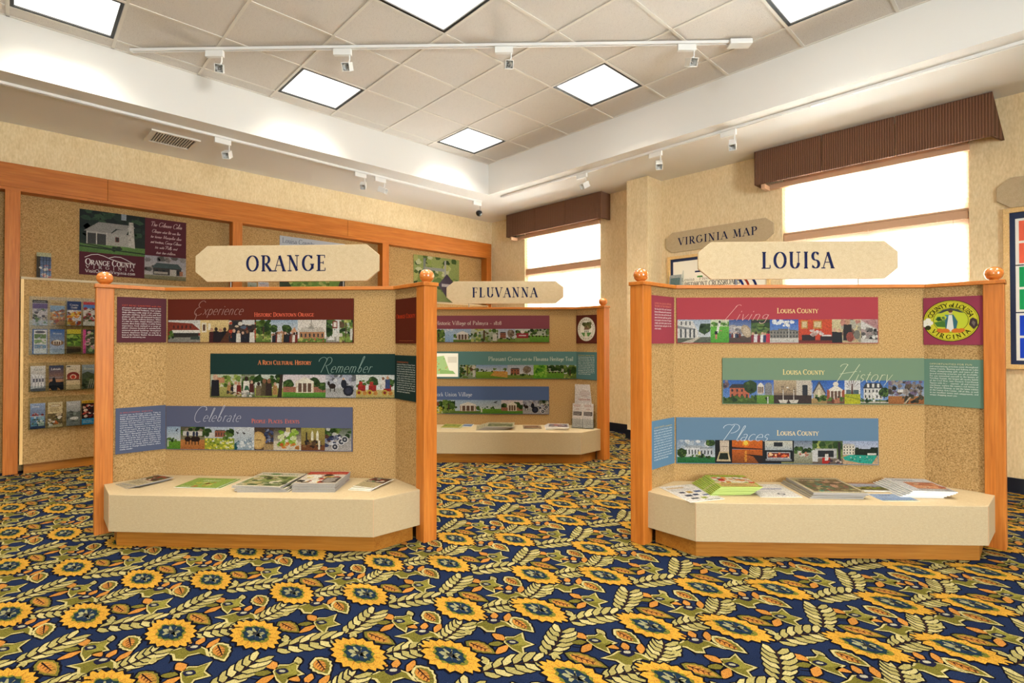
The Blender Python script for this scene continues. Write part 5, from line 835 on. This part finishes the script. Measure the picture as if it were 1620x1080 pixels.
def c_news(p): p.rect(0, 0, p.a, 1, '#e3dcc6'); title(p, 'Going Outdoors', p.a * .08, .84, .09, '#3f6a3a', p.a * .8); p.ell(p.a * .38, .88, .12, .055, '#5a8a4a', 14); p.rect(p.a * .04, .06, p.a * .96, .74, '#6d7a4a', '#9aa86a'); p.blobs(p.a * .06, .1, p.a * .94, .7, 60, .08, ['#8a9a55', '#4f6238', '#b9ae7a', '#c9b98f', '#3f4a2c', '#d9d2b9']); title(p, 'Mid-season', p.a * .5, .18, .07, '#e6e6c0', p.a * .42)
def c_mag_red(p): p.rect(0, 0, p.a, 1, '#d9cdbb', '#e6ddd0'); p.rect(0, .74, p.a, .97, '#b9382c'); title(p, 'Country Living', p.a * .05, .8, .10, '#e88a72', p.a * .9); p.blobs(p.a * .1, .12, p.a * .8, .7, 40, .1, ['#e0c53a', '#b5443a', '#e9e4da', '#3a342e', '#c9a24a', '#f0efe6']); p.rect(p.a * .6, .08, p.a * .97, .5, '#4a3f38'); greek(p, p.a * .63, .12, p.a * .94, .46, 6, '#e6e0d6'); p.ell(p.a * .14, .2, .06, .06, '#1c1a1c', 10)
def c_leaf_e(p): p.rect(0, 0, p.a, 1, '#cdbf96', '#d3c7a2'); p.rect(p.a * .06, .5, p.a * .96, .96, '#5d3a34'); p.blobs(p.a * .1, .54, p.a * .92, .92, 26, .08, ['#8a5a3c', '#e6dccb', '#5a7a5a', '#a33a30', '#2c2624']); greek(p, p.a * .1, .08, p.a * .86, .42, 6, '#a3946a')
def c_letter(p): p.rect(0, 0, p.a, 1, '#f3f2ef'); [p.rect(p.a * x, y, p.a * (x + w), y + h, c) for x, y, w, h, c in ((.2, .5, .16, .09, '#4a4f6a'), (.42, .48, .16, .12, '#c9a03c'), (.2, .3, .2, .1, '#3f4a66'), (.45, .33, .16, .09, '#2f3f6a'), (.66, .5, .2, .1, '#5a6a9a'), (.2, .14, .22, .07, '#3a3f50'), (.5, .12, .16, .1, '#a9b54a'), (.68, .28, .18, .07, '#6a7aa3'))]; p.rect(p.a * .08, .8, p.a * .6, .88, '#e0c9a2'); greek(p, p.a * .08, .64, p.a * .92, .78, 3, '#c9c6c9'); title(p, 'Come Visit', p.a * .5, .03, .06, '#4a5a3a', p.a * .42)
def c_mag_green(p): p.rect(0, 0, p.a, 1, '#a9bf3a', '#b5c94a'); p.rect(p.a * .05, .34, p.a * .98, .82, '#e9e6d0'); p.blobs(p.a * .08, .36, p.a * .95, .8, 40, .08, ['#c9482c', '#e6d6b0', '#3a3a2c', '#d98a4a', '#8aa03a', '#f0eee0']); title(p, 'Farm and Table', p.a * .12, .86, .08, '#5d6a1c', p.a * .75); p.rect(p.a * .05, .04, p.a * .95, .3, '#d9b97a'); greek(p, p.a * .1, .08, p.a * .85, .26, 3, '#8a6a3a'); p.ell(p.a * .25, .55, .08, .09, '#c92c2c', 10)
def c_fly_h(p): p.rect(0, 0, p.a, 1, '#f1f1ee'); p.rect(p.a * .1, .58, p.a * .85, .64, '#8a93c6'); greek(p, p.a * .1, .3, p.a * .85, .55, 5, '#c6c9cf'); p.ell(p.a * .62, .22, .09, .07, '#5a5f6a', 12); p.ell(p.a * .62, .22, .05, .04, '#e6e6e6', 10); p.rect(p.a * .08, .8, p.a * .5, .86, '#d9a05a')
def c_big_i(p): p.rect(0, 0, p.a, 1, '#cfc4a2', '#bfb392'); p.rect(p.a * .06, .08, p.a * .94, .9, '#7a6a4f'); p.blobs(p.a * .08, .1, p.a * .92, .88, 90, .06, ['#8d7a5a', '#5d5a3a', '#a9a06f', '#4a6a4a', '#3f8a7a', '#c9a28a', '#a94a4f', '#6a5340']); title(p, 'Antiques', p.a * .1, .76, .08, '#e6dcc0', p.a * .5)
def c_land_j(p): p.rect(0, 0, p.a, 1, '#e6e2da'); p.rect(0, .3, p.a, .86, '#7a7f9a', '#c9ccd9'); p.rect(0, .12, p.a, .42, '#4a4a2c', '#8a8a3a'); p.blobs(0, .3, p.a, .5, 26, .08, ['#5f6a2c', '#8a9a3c', '#c9b95a', '#33301f']); p.rect(0, .86, p.a, 1, '#b98a6a'); greek(p, p.a * .55, .03, p.a * .95, .1, 1, '#8a8a90')
def c_blue_k(p): p.rect(0, 0, p.a, 1, '#7f9fd0', '#a9c0e3'); p.rect(0, 0, p.a, .1, '#c9d2b0'); title(p, 'Cruise', p.a * .25, .72, .16, '#3a4f8a', p.a * .3); p.rect(p.a * .1, .6, p.a * .9, .63, '#c9d9ee')
def c_stack_l(p): p.rect(0, 0, p.a, 1, '#c6cbd3', '#dfe2e6'); p.rect(p.a * .25, .2, p.a * .95, .7, '#c98a66', '#b9745a'); p.blobs(p.a * .28, .25, p.a * .92, .65, 26, .07, ['#d9a07a', '#8a4f3c', '#e6c9b0', '#a9604a']); title(p, 'Hearth', p.a * .1, .78, .12, '#7a8496', p.a * .5); p.rect(p.a * .25, .06, p.a * .95, .2, '#9a9a9c'); greek(p, p.a * .3, .08, p.a * .9, .18, 3, '#dcdcdc')
def c_yel_m(p): p.rect(0, 0, p.a, 1, '#c2b84a', '#d9d27a'); p.rect(p.a * .05, .3, p.a * .95, .8, '#8fa03c'); p.blobs(p.a * .1, .35, p.a * .9, .75, 16, .08, LL); title(p, 'Trails', p.a * .1, .84, .11, '#5d5a1c', p.a * .6)
def c_card_n(p): p.rect(0, 0, p.a, 1, '#7d9cc6', '#b9cadf'); p.rect(p.a * .1, .3, p.a * .9, .5, '#3f5f9a')
def c_news_o(p): p.rect(0, 0, p.a, 1, '#c9bf9d'); p.rect(p.a * .05, .1, p.a * .95, .7, '#6f7350'); p.blobs(p.a * .06, .12, p.a * .94, .68, 60, .06, ['#55603c', '#8a8f62', '#a9a67c', '#3f4a30', '#c6bd98']); title(p, 'Rural Times', p.a * .08, .8, .11, '#5a5a48', p.a * .84)
def c_bro_q(p): p.rect(0, 0, p.a, 1, '#a98a66', '#c6ad88'); p.rect(p.a * .1, .3, p.a * .9, .8, '#6a4436'); greek(p, p.a * .15, .35, p.a * .85, .75, 6, '#c99a7a')
def c_mag_r(p): p.rect(0, 0, p.a, 1, '#efeae6'); p.rect(p.a * .06, .2, p.a * .94, .8, '#6a4a52', '#8a8a9a'); p.blobs(p.a * .1, .24, p.a * .9, .76, 22, .08, ['#4a3a4a', '#9a8a8f', '#b96a5a', '#d9d2d2']); title(p, 'Homes', p.a * .1, .84, .1, '#a93a3a', p.a * .4)
ON, LN, FN = 'on the ORANGE booth bench', 'on the LOUISA booth bench', 'on the FLUVANNA booth bench'
stack('OR', 'leaflet', 'leaflet', -.78, -.19, .17, .225, -22, 4, .0030, 'paper_grey', c_bro_a, 'top beige photo leaflet of the fanned pile at the left end of the ORANGE bench', 'beige leaflet pile at the left end of the ORANGE bench', 'leaflets left on the ORANGE bench', (-.014, -.003), -3)
stack('OR', 'flyer', 'flyer', -.375, -.20, .285, .225, -2, 2, .0015, 'paper', c_green_a, 'green flyer lying flat beside the outdoor newspapers on the ORANGE bench', 'green flyer pair on the ORANGE bench', 'green flyers', (.012, .006), 1)
stack('OR', 'newspaper', 'newspaper', .045, -.195, .315, .33, -3, 5, .0055, 'paper_grey', c_news, 'top green and cream outdoor newspaper of the pile on the ORANGE bench', 'green and cream newspaper pile on the ORANGE bench', 'newspapers on the ORANGE bench', (.006, -.003), 2, jit=.008)
stack('OR', 'magazine', 'magazine', .390, -.20, .265, .29, 3, 7, .0062, 'paper_grey', c_mag_red, 'top magazine with red title band in the pile on the ORANGE bench', 'red titled magazine pile on the ORANGE bench', 'magazines on the ORANGE bench', jit=.003)
stack('OR', 'leaflet', 'leaflet', .715, -.17, .15, .225, -17, 4, .0028, 'paper', c_leaf_e, 'top beige photo leaflet of the small pile at the right end of the ORANGE bench', 'beige leaflet pile at the right end of the ORANGE bench', 'leaflets right on the ORANGE bench', (-.012, -.004), 3)
stack('LO', 'newsletter', 'newsletter', -.782, -.275, .235, .325, 17.7, 1, .0015, 'paper', c_letter, 'white newsletter hanging over the left front edge of the LOUISA bench', None, None)
stack('LO', 'flyer', 'flyer', -.275, -.20, .25, .28, 2, 1, .0012, 'paper', c_fly_h, 'white flyer with a blue line lying between green magazines and brown newspapers', None, None)
stack('LO', 'magazine', 'magazine', -.50, -.195, .25, .275, 0, 8, .0052, 'paper_green', c_mag_green, 'top green food magazine of the fanned pile on the LOUISA bench', 'green food magazine pile on the LOUISA bench', 'green magazines on the LOUISA bench', (-.010, .002), .8, z0=.3245, jit=.002)
stack('LO', 'newspaper', 'newspaper', .065, -.205, .315, .335, -1, 4, .0085, 'paper_grey', c_big_i, 'top brown photo newspaper of the thick pile on the LOUISA bench', 'thick brown newspaper pile on the LOUISA bench', 'newspapers on the LOUISA bench', (-.008, .004), 1, jit=.006)
stack('LO', 'brochure', 'brochure', .375, -.12, .20, .19, -2, 2, .0025, 'paper', c_land_j, 'landscape photo brochure lying at the back between two piles on the LOUISA bench', 'landscape brochures at the back of the LOUISA bench', 'landscape brochures', (.006, .006))
stack('LO', 'flyer', 'flyer', .385, -.325, .215, .14, 2, 1, .0012, 'paper', c_blue_k, 'small light blue flyer at the front edge of the LOUISA bench', None, None)
stack('LO', 'magazine', 'magazine', .635, -.195, .245, .29, -4, 6, .0058, 'paper', c_stack_l, 'top grey and orange magazine of the pile at the right of the LOUISA bench', 'grey and orange magazine pile on the LOUISA bench', 'pale magazines on the LOUISA bench', (-.014, .004), .6, jit=.003)
stack('FL', 'flyer', 'flyer', -.55, -.14, .20, .25, -4, 3, .0012, 'paper', c_yel_m, 'yellow green flyer on the FLUVANNA bench beside the ORANGE post', 'yellow green flyers on the FLUVANNA bench', 'yellow green flyers', (.012, -.006), -3)
stack('FL', 'card', 'card', -.385, -.085, .105, .16, -4, 2, .002, 'paper', c_card_n, 'small blue card behind the newspapers on the FLUVANNA bench', 'small blue cards on the FLUVANNA bench', 'blue cards', (.006, .004))
stack('FL', 'newspaper', 'newspaper', -.02, -.215, .29, .29, 0, 6, .0048, 'paper_grey', c_news_o, 'top grey green newspaper of the fanned pile on the FLUVANNA bench', 'grey green newspaper pile on the FLUVANNA bench', 'newspapers on the FLUVANNA bench', (-.022, .001), .8)
stack('FL', 'leaflet', 'leaflet', .315, -.17, .18, .19, 4, 2, .0025, 'paper_grey', c_bro_q, 'brown leaflet at the middle of the FLUVANNA bench', 'brown leaflets at the middle of the FLUVANNA bench', 'brown leaflets', (.01, .004))
stack('FL', 'magazine', 'magazine', .59, -.20, .225, .275, -3, 4, .0052, 'paper', c_mag_r, 'top white framed magazine beside the clear leaflet holder on the FLUVANNA bench', 'white framed magazine pile on the FLUVANNA bench', 'magazines on the FLUVANNA bench', (-.008, .003), 1)

# clear two-tier holder on the FLUVANNA bench with white leaflets
hm = bmx('FL') @ Matrix.Translation((.862, -.185, .3225)) @ Matrix.Rotation(R_(-18), 4, 'Z')
o = tag(empty('leaflet_holder'), 'clear two tier leaflet holder standing at the right end of the FLUVANNA bench', 'holder'); o.matrix_world = hm
box('base', (-.118, .118, -.055, .075, 0, .004), 'acrylic', o); obj('back_sheet', MB().add([(-.115, .06, .004), (.115, .06, .004), (.115, .085, .43), (-.115, .085, .43), (-.115, .063, .004), (.115, .063, .004), (.115, .088, .43), (-.115, .088, .43)], [(0, 1, 2, 3), (7, 6, 5, 4), (0, 4, 5, 1), (1, 5, 6, 2), (2, 6, 7, 3), (3, 7, 4, 0)]), 'acrylic', o)
box('front_sheet', (-.118, .118, -.055, -.052, .004, .10), 'acrylic', o)
for x in (-.118, .115): box('side_sheet', (x, x + .003, -.052, .06, .004, .10), 'acrylic', o)
def c_white1(p): p.rect(0, 0, p.a, 1, '#efe9e6'); p.ell(p.a * .5, .78, .13, .09, '#e0d3d0', 14); p.rect(p.a * .2, .62, p.a * .8, .66, '#d9b9b3'); greek(p, p.a * .15, .15, p.a * .85, .5, 8, '#ded6d3')
def c_white2(p): p.rect(0, 0, p.a, 1, '#ece4df'); greek(p, p.a * .12, .86, p.a * .88, .95, 2, '#c9938a'); p.ell(p.a * .5, .76, .07, .05, '#d9c4bf', 10); p.rect(p.a * .08, .5, p.a * .92, .66, '#5d5654'); greek(p, p.a * .12, .52, p.a * .88, .64, 3, '#b9b0ab'); greek(p, p.a * .12, .12, p.a * .88, .44, 6, '#d6ccc7')
def leaflet(mx, w, h, t, cover, lbl, nm='leaflet', cat='leaflet', group=None, paper='paper'):
    """an upright printed leaflet: x right, y up, z towards the reader"""
    o = link(nm, MB().box(-w / 2, w / 2, 0, h, 0, t).mesh(nm, paper), None, mx); tag(o, lbl, cat, group)
    p = Pic(-w / 2, 0, w, h, t + .0003); cover(p); link('cover_print', p.mesh('cover_print'), o); return o
def lean(m, x, y, z, tilt): return m @ Matrix.Translation((x, y, z)) @ Matrix.Rotation(R_(90 - tilt), 4, 'X')
leaflet(lean(hm, 0, .055, .006, 3.2), .215, .45, .003, c_white1, 'tall white leaflet in the back tier of the clear FLUVANNA holder')
for i, x in enumerate((-.057, .057)): leaflet(lean(hm, x, -.035, .006, 6), .108, .255, .006, c_white2, ('left', 'right')[i] + ' white leaflet with a dark band in the front tier of the FLUVANNA holder', group='white leaflets in the holder')

# clear wall racks and their brochures on the left board
BR = [
 ('black titled lodging brochure', lambda p: (p.rect(0, 0, p.a, 1, '#c3c0c6'), p.rect(0, .88, p.a, 1, '#1c1a1e'), title(p, 'LODGING', p.a * .08, .91, .05, '#e9e6e0', p.a * .84), p.rect(0, .66, p.a, .86, '#6a5a8a'), p.blobs(0, .02, p.a, .64, 46, .06, ['#8a8f9a', '#d9d6d3', '#5d7a4a', '#4a4a55', '#b9b0a9']))),
 ('tan and orange wildlife brochure', lambda p: (p.rect(0, 0, p.a, 1, '#b98a5d', '#cdb480'), p.rect(0, .58, p.a, .8, '#8fb0d0'), p.blobs(0, .05, p.a, .6, 40, .07, ['#c9783c', '#8a6a55', '#d9c9b0', '#7d8a9a', '#b5503a']), title(p, 'Piedmont', p.a * .1, .86, .06, '#7a4a2c', p.a * .7))),
 ('navy topped balloon brochure', lambda p: (p.rect(0, 0, p.a, 1, '#cdd0d6'), p.rect(0, .64, p.a, 1, '#22386f'), title(p, 'County', p.a * .2, .82, .07, '#e3e6ee', p.a * .6), title(p, 'Guide', p.a * .28, .71, .07, '#e3e6ee', p.a * .45), p.blobs(0, .05, p.a, .62, 36, .08, ['#d98a2c', '#c9521f', '#3a4a8a', '#e6c34a', '#f0ece6', '#5a3a2c']))),
 ('red topped town brochure', lambda p: (p.rect(0, 0, p.a, 1, '#dcd6d0'), p.rect(0, .88, p.a, 1, '#c23a3a'), p.rect(0, .72, p.a, .88, '#5f8ad0'), p.blobs(0, .2, p.a, .72, 36, .07, ['#a9323a', '#7a5a4a', '#4a6a3a', '#e6dfd6', '#33303a']), p.rect(0, 0, p.a, .18, '#eeebe6'))),
 ('white and blue map brochure', lambda p: (p.rect(0, 0, p.a, 1, '#44679f'), p.rect(p.a * .1, .02, p.a * .96, .97, '#e3e3e3'), p.ell(p.a * .52, .88, .16, .05, '#5d5f6a', 14), p.rect(p.a * .14, .62, p.a * .92, .8, '#6d8a5a'), p.rect(p.a * .14, .42, p.a * .92, .58, '#8fae7a'), p.rect(p.a * .14, .22, p.a * .92, .38, '#7da0c0'), p.blobs(p.a * .2, .2, p.a * .88, .8, 16, .04, ['#e9e6e0', '#4a5a3a', '#a9b0b9']))),
 ('blue brochure with a white columned house', lambda p: (p.rect(0, 0, p.a, 1, '#c3d0e0', '#2f66b0'), title(p, 'Museum', p.a * .2, .8, .06, '#dfe6f0', p.a * .6), p.ell(p.a * .5, .45, .2, .12, '#8a6a4a', 18), p.temple(p.a * .22, .38, p.a * .78, .58), greek(p, p.a * .15, .08, p.a * .85, .25, 4, '#8aa0c0'))),
 ('green vineyard brochure', lambda p: (p.rect(0, 0, p.a, 1, '#6a8a3a', '#4a6a2a'), p.rect(0, .82, p.a, 1, '#d2c93a'), p.blobs(0, .35, p.a, .8, 36, .08, ['#5a8a2c', '#8ab53c', '#3a5a1f', '#a9c95a']), p.rect(0, .0, p.a, .3, '#7a6a3a'), p.poly([(0, .02), (p.a, .08), (p.a, .26), (0, .3)], '#4a3a22'))),
 ('pink edged floral brochure', lambda p: (p.rect(0, 0, p.a, 1, '#6a7a5a', '#3a3f3a'), p.rect(0, 0, p.a * .22, 1, '#e05aa3'), p.blobs(p.a * .25, .05, p.a, .9, 34, .07, ['#a9c98a', '#e6b0c6', '#2c2f2c', '#d9d9c9', '#55664a']))),
 ('cream brochure with a white porch house', lambda p: (p.rect(0, 0, p.a, 1, '#8a8a92', '#e6e2da'), title(p, 'Estate', p.a * .2, .82, .06, '#7a8a8a', p.a * .6), p.poly([(p.a * .05, .1), (p.a * .05, .7), (p.a * .9, .62), (p.a * .9, .15)], '#e9e9ec'), [p.rect(p.a * (.1 + .2 * i), .12, p.a * (.14 + .2 * i), .6, '#9a9aa6') for i in range(4)], [p.rect(p.a * (.16 + .2 * i), .36, p.a * (.28 + .2 * i), .5, '#5f5f70') for i in range(4)], p.rect(0, 0, p.a, .1, '#6a6a70'))),
 ('dark brochure with a sunset silhouette', lambda p: (p.rect(0, 0, p.a, 1, '#c98a4a', '#2c4468'), p.rect(0, .3, p.a, .55, '#d9924a', '#7a7a86'), title(p, 'Lakeside', p.a * .15, .82, .08, '#e9e6e6', p.a * .65), p.rect(0, .46, p.a, .48, '#2a2a30'), p.blobs(0, 0, p.a, .28, 26, .1, ['#16161c', '#22222a']), p.poly([(p.a * .2, .1), (p.a * .25, .5), (p.a * .4, .52), (p.a * .6, .1)], '#14141a'))),
 ('cream brochure with a red arched building', lambda p: (p.rect(0, 0, p.a, 1, '#e2c793', '#ece4d0'), p.ell(p.a * .5, .55, .2, .17, '#8a2f28', 18), p.rect(p.a * .08, .42, p.a * .92, .56, '#a3402f'), p.ell(p.a * .5, .52, .1, .1, '#f0d0b0', 14), p.ell(p.a * .5, .51, .07, .08, '#c9402c', 12), p.rect(p.a * .0, .38, p.a, .42, '#5d4a3a'), p.rect(p.a * .05, .92, p.a * .3, .96, '#2a2a2a'), title(p, 'Barn', p.a * .2, .8, .05, '#7a6a4a', p.a * .5))),
 ('grey green mountain road brochure', lambda p: (p.rect(0, 0, p.a, 1, '#3f4a33', '#9fb0bd'), p.poly([(0, .62), (p.a * .4, .72), (p.a, .58), (p.a, 0), (0, 0)], '#4a5a44'), p.blobs(0, .05, p.a, .5, 30, .08, ['#3a4a2f', '#55683f', '#2c3826', '#6a7a55']), [p.poly([(p.a * x, 0), (p.a * (x + .2), .4), (p.a * (x + .24), .4), (p.a * (x + .06), 0)], '#b9b3a6') for x in (.4, .55, .7)], title(p, 'Byways', p.a * .15, .8, .08, '#dfe6d0', p.a * .7))),
 ('sky blue brochure with small photo squares', lambda p: (p.rect(0, 0, p.a, 1, '#24365f', '#9fb4d9'), title(p, 'Getaway', p.a * .12, .84, .07, '#dfe6f0', p.a * .5), p.blobs(p.a * .2, .52, p.a * .9, .6, 12, .05, ['#a93a3a', '#c9cdd6', '#6a3a3a']), p.rect(0, .48, p.a, .5, '#e9e6e0'), [p.rect(p.a * x, y, p.a * (x + .4), y + .16, c) for x, y, c in ((.06, .3, '#5f9ac9'), (.54, .3, '#8ab5c9'), (.06, .1, '#6aa0b9'), (.54, .1, '#a9bfae'))], p.blobs(p.a * .1, .12, p.a * .9, .44, 16, .05, ['#e9ece6', '#4a7a8a', '#5f6a4a']))),
 ('cream brochure with an oval emblem and dogs', lambda p: (p.rect(0, 0, p.a, 1, '#d9c48f', '#e3d3a6'), p.ell(p.a * .5, .86, .18, .06, '#a97a4a', 18), p.ell(p.a * .5, .86, .15, .045, '#e9dcb9', 18), greek(p, p.a * .15, .62, p.a * .85, .78, 4, '#9a7a4a'), p.rect(0, .1, p.a, .55, '#6a5a34'), p.blobs(0, .1, p.a, .55, 30, .06, ['#4f5a2c', '#8a7a44', '#c9b48f', '#3a2f1f', '#d9783c', '#e9e2d3']))),
 ('grey misty river brochure', lambda p: (p.rect(0, 0, p.a, 1, '#7a7f7f', '#c9ced2'), title(p, 'Rivers', p.a * .15, .84, .08, '#eceff0', p.a * .6), p.poly([(0, .55), (p.a * .3, .62), (p.a * .7, .54), (p.a, .6), (p.a, .2), (0, .2)], '#6a736f'), p.blobs(0, .2, p.a, .55, 26, .09, ['#5f6862', '#7d857f', '#8f9a94', '#4a524c']), p.ell(p.a * .55, .3, .14, .06, '#e3e6e6', 12), p.rect(0, 0, p.a, .14, '#8d9290'))),
 ('yellow topped theatre brochure with blue foot', lambda p: (p.rect(0, 0, p.a, 1, '#1c1416'), p.rect(0, .88, p.a, 1, '#e2b62c'), title(p, 'Live Shows', p.a * .08, .91, .06, '#5a3a14', p.a * .84), p.blobs(p.a * .1, .3, p.a * .9, .8, 36, .06, ['#c94a3c', '#e9b59a', '#7a1f1c', '#f0d9c9', '#33181a']), p.rect(0, 0, p.a, .24, '#2f9ad6'), greek(p, p.a * .1, .05, p.a * .9, .18, 2, '#bfe0f0'))),
]
rows = [(1.398, 1.66, (.165, .29, .413, .535)), (1.122, 1.385, (.165, .29, .413, .535)), (.772, 1.03, (.155, .285, .41, .53)), (.418, .70, (.155, .280, .415, .53))]
BW, BH = .106, .238
for ri, (z0, z1, xs) in enumerate(rows):
    rl = ('top', 'second', 'third', 'bottom')[ri]
    r = tag(empty('brochure_rack', (.09, 6.697, z0)), '%s clear acrylic rack of brochures on the left board' % rl, 'rack', 'clear brochure racks'); L = .53
    box('back_sheet', (0, L, -.003, -.001, -.004, z1 - z0 + .012), 'acrylic', r); box('floor_sheet', (0, L, -.040, -.003, -.004, -.001), 'acrylic', r); box('front_sheet', (0, L, -.042, -.040, -.004, .05), 'acrylic', r)
    for x in (0, L / 2 - .002, L - .003): box('divider', (x, x + .003, -.040, -.003, -.001, z1 - z0 + .01), 'acrylic', r)
    for ci, x in enumerate(xs):
        nm, fn = BR[ri * 4 + ci]
        m = Matrix.Translation((x, 6.697 - .022, z0 + .001)) @ Matrix.Rotation(R_(90 - 3), 4, 'X')
        leaflet(m, BW, BH, .008, fn, '%s in the %s clear rack' % (nm, rl), 'brochure', 'brochure', 'brochures in the clear racks')

# leaflets standing on top of the boards
def c_window(p): p.rect(0, 0, p.a, 1, '#b9c0c9'); p.rect(0, .84, p.a, 1, '#c9c9a2'); p.rect(0, .0, p.a * .25, .84, '#4a4238'); p.rect(p.a * .25, 0, p.a, .84, '#8fa6d0', '#4f5f80'); p.blobs(p.a * .25, 0, p.a * .95, .5, 14, .08, ['#e6d9d0', '#d98a8a', '#8fb5e0', '#f0ece6']); [p.rect(p.a * x, .0, p.a * x + .012, .84, '#22242c') for x in (.45, .65, .85)]; [p.rect(p.a * .25, y, p.a, y + .012, '#22242c') for y in (.25, .5, .7)]
def c_gr(p): p.rect(0, 0, p.a, 1, '#4a6a3a', '#d3d6cc'); p.blobs(0, 0, p.a, .6, 12, .1, LV)
def c_zig(p): p.rect(0, 0, p.a, 1, '#e6e3e6'); [p.poly([(0, .1 + .16 * i), (p.a * .5, .18 + .16 * i), (p.a, .1 + .16 * i), (p.a, .14 + .16 * i), (p.a * .5, .22 + .16 * i), (0, .14 + .16 * i)], ('#a9323a', '#5a6a9a', '#d98a3c')[i % 3]) for i in range(5)]
def c_red(p): p.rect(0, 0, p.a, 1, '#c9c0b9', '#b92c2c'); p.rect(p.a * .1, .5, p.a * .9, .7, '#e9e4df')
def stand(x, w, h, c, lbl, tilt=8): leaflet(Matrix.Translation((x, 6.70, 1.8522)) @ Matrix.Rotation(R_(90 - tilt), 4, 'X'), w, h, .012, c, lbl, 'brochure', 'brochure')
stand(.19, .104, .245, c_window, 'brochure with a window picture standing on top of the left board'); stand(2.06, .10, .10, c_gr, 'green edged card just showing under the ORANGE sign, left one'); stand(2.19, .12, .115, c_zig, 'white zigzag patterned card just showing under the ORANGE sign'); stand(4.10, .15, .19, c_red, 'red topped brochure just showing above the right wing of the ORANGE booth', 14)

# ------------------------------------------------------------------ map frame, leaflet holder and card board on the window wall
def frame(nm, mx, x0, x1, y0, y1, bw, col, lbl, cat):
    o = tag(empty(nm), lbl, cat); o.matrix_world = mx
    for q in ((x0, x1, y0, y0 + bw), (x0, x1, y1 - bw, y1), (x0, x0 + bw, y0 + bw, y1 - bw), (x1 - bw, x1, y0 + bw, y1 - bw)): box('frame_bar', (*q, 0, .03), 'maple_edge', o, .003)
    box('backing', (x0 + bw, x1 - bw, y0 + bw, y1 - bw, 0, .012), col, o); return o
wm = plane_mx((WX - .001, 0, 0), (0, -1, 0), (-1, 0, 0))
o = frame('map_frame', wm, -3.405, -2.17, 1.20, 2.305, .035, 'navy_board', 'maple framed map with dark mat under the VIRGINIA MAP sign', 'map')
p = Pic(-3.335, 1.27, 1.13, .965, .0126); p.rect(0, 0, p.a, 1, '#efe6d2'); p.poly([(.02, .1), (.3, .5), (.75, .5), (1.1, .3), (1.1, .05), (.02, .05)], '#d9dcc0'); p.blobs(.1, .08, 1.05, .45, 14, .1, ['#cfd6b5', '#e3d9b0', '#d3c9a2']); [p.poly([(.05, .08 + .1 * i), (1.1, .15 + .08 * i), (1.1, .158 + .08 * i), (.05, .088 + .1 * i)], c) for i, c in enumerate(('#c9705a', '#7a93b9', '#c9705a', '#8a9a6a'))]; p.rect(.30, .84, .38, .86, '#1d2a4c'); p.rect(.33, .775, .40, .795, '#3f8a3c'); put(o, p, 'map_print')
k = Ink(.0145); k.text('Louisa * Fluvanna * Orange', -3.22, 1.985, .04, '#6a5a44', .12, .07, .04, .1, fit=.72); k.text('PIEDMONT CROSSROADS', -3.18, 1.905, .062, '#5d5348', .13, .06, .03, .12, fit=.68)
for cx, col, r0 in ((-2.56, '#2a3f8f', .0), (-2.50, '#c9452c', .06), (-2.42, '#22306f', .10)): k.stroke([(cx + .11 * math.sin(t), 1.78 + .20 * math.cos(t)) for t in [i * .16 for i in range(8)]], lambda a, b: .026, (*lin(col), 1))
k.stroke([(-2.545, 1.78), (-2.545, 2.02)], lambda a, b: .026, (*lin('#2a3f8f'), 1)); put(o, k, 'lettering')
o = tag(empty('leaflet_holder', (5.905, 3.29, 1.80), R_(-90)), 'clear angled leaflet holder on the wall at the left edge of the framed map', 'holder')
for x in (-.10, .097): obj('side_sheet', MB().add([(x, .09, 0), (x, -.05, 0), (x, -.03, .06), (x, .06, .32), (x, .09, .32), (x + .003, .09, 0), (x + .003, -.05, 0), (x + .003, -.03, .06), (x + .003, .06, .32), (x + .003, .09, .32)], [(4, 3, 2, 1, 0), (5, 6, 7, 8, 9), (0, 1, 6, 5), (1, 2, 7, 6), (2, 3, 8, 7), (3, 4, 9, 8), (4, 0, 5, 9)]), 'acrylic', o)
box('back_sheet', (-.097, .097, .085, .089, 0, .32), 'acrylic', o); box('floor_sheet', (-.097, .097, -.05, .085, 0, .004), 'acrylic', o); box('front_sheet', (-.097, .097, -.05, -.046, .004, .07), 'acrylic', o)
m = Matrix.Translation((5.905, 3.29, 1.805)) @ Matrix.Rotation(R_(-90), 4, 'Z') @ Matrix.Translation((0, .02, 0)) @ Matrix.Rotation(R_(78), 4, 'X')
leaflet(m, .16, .27, .012, lambda p: (p.rect(0, 0, p.a, 1, '#cfe0dc', '#e3ecea'), p.rect(p.a * .1, .5, p.a * .9, .85, '#8fb0b0'), greek(p, p.a * .1, .1, p.a * .9, .4, 5, '#9fb5b3')), 'pale leaflet in the clear holder beside the framed map')
o = frame('card_board', wm, -.309, .92, 1.015, 2.352, .04, 'navy_board', 'maple framed navy board of coloured cards at the right picture edge', 'notice board')
for si, (zc, c, nm) in enumerate(((2.064, '#e8694f', 'orange red'), (1.683, '#1f9a5c', 'green'), (1.283, '#2448c4', 'blue'))):
    for cxx in (-.03, .42):
        s = box('card_sheet', (cxx - .205, cxx + .205, zc - .195, zc + .195, .012, .015), 'paper', o)
        p = Pic(cxx - .205, zc - .195, .41, .39, .0153); [(p.rect(.055, y, p.a - .055, y + .425, c)) for y in (.05, .525)]; [greek(p, .28, y + .16, p.a - .3, y + .28, 3, '#e9e4de', .45) for y in (.05, .525)]; link('card_print', p.mesh('card_print'), s)
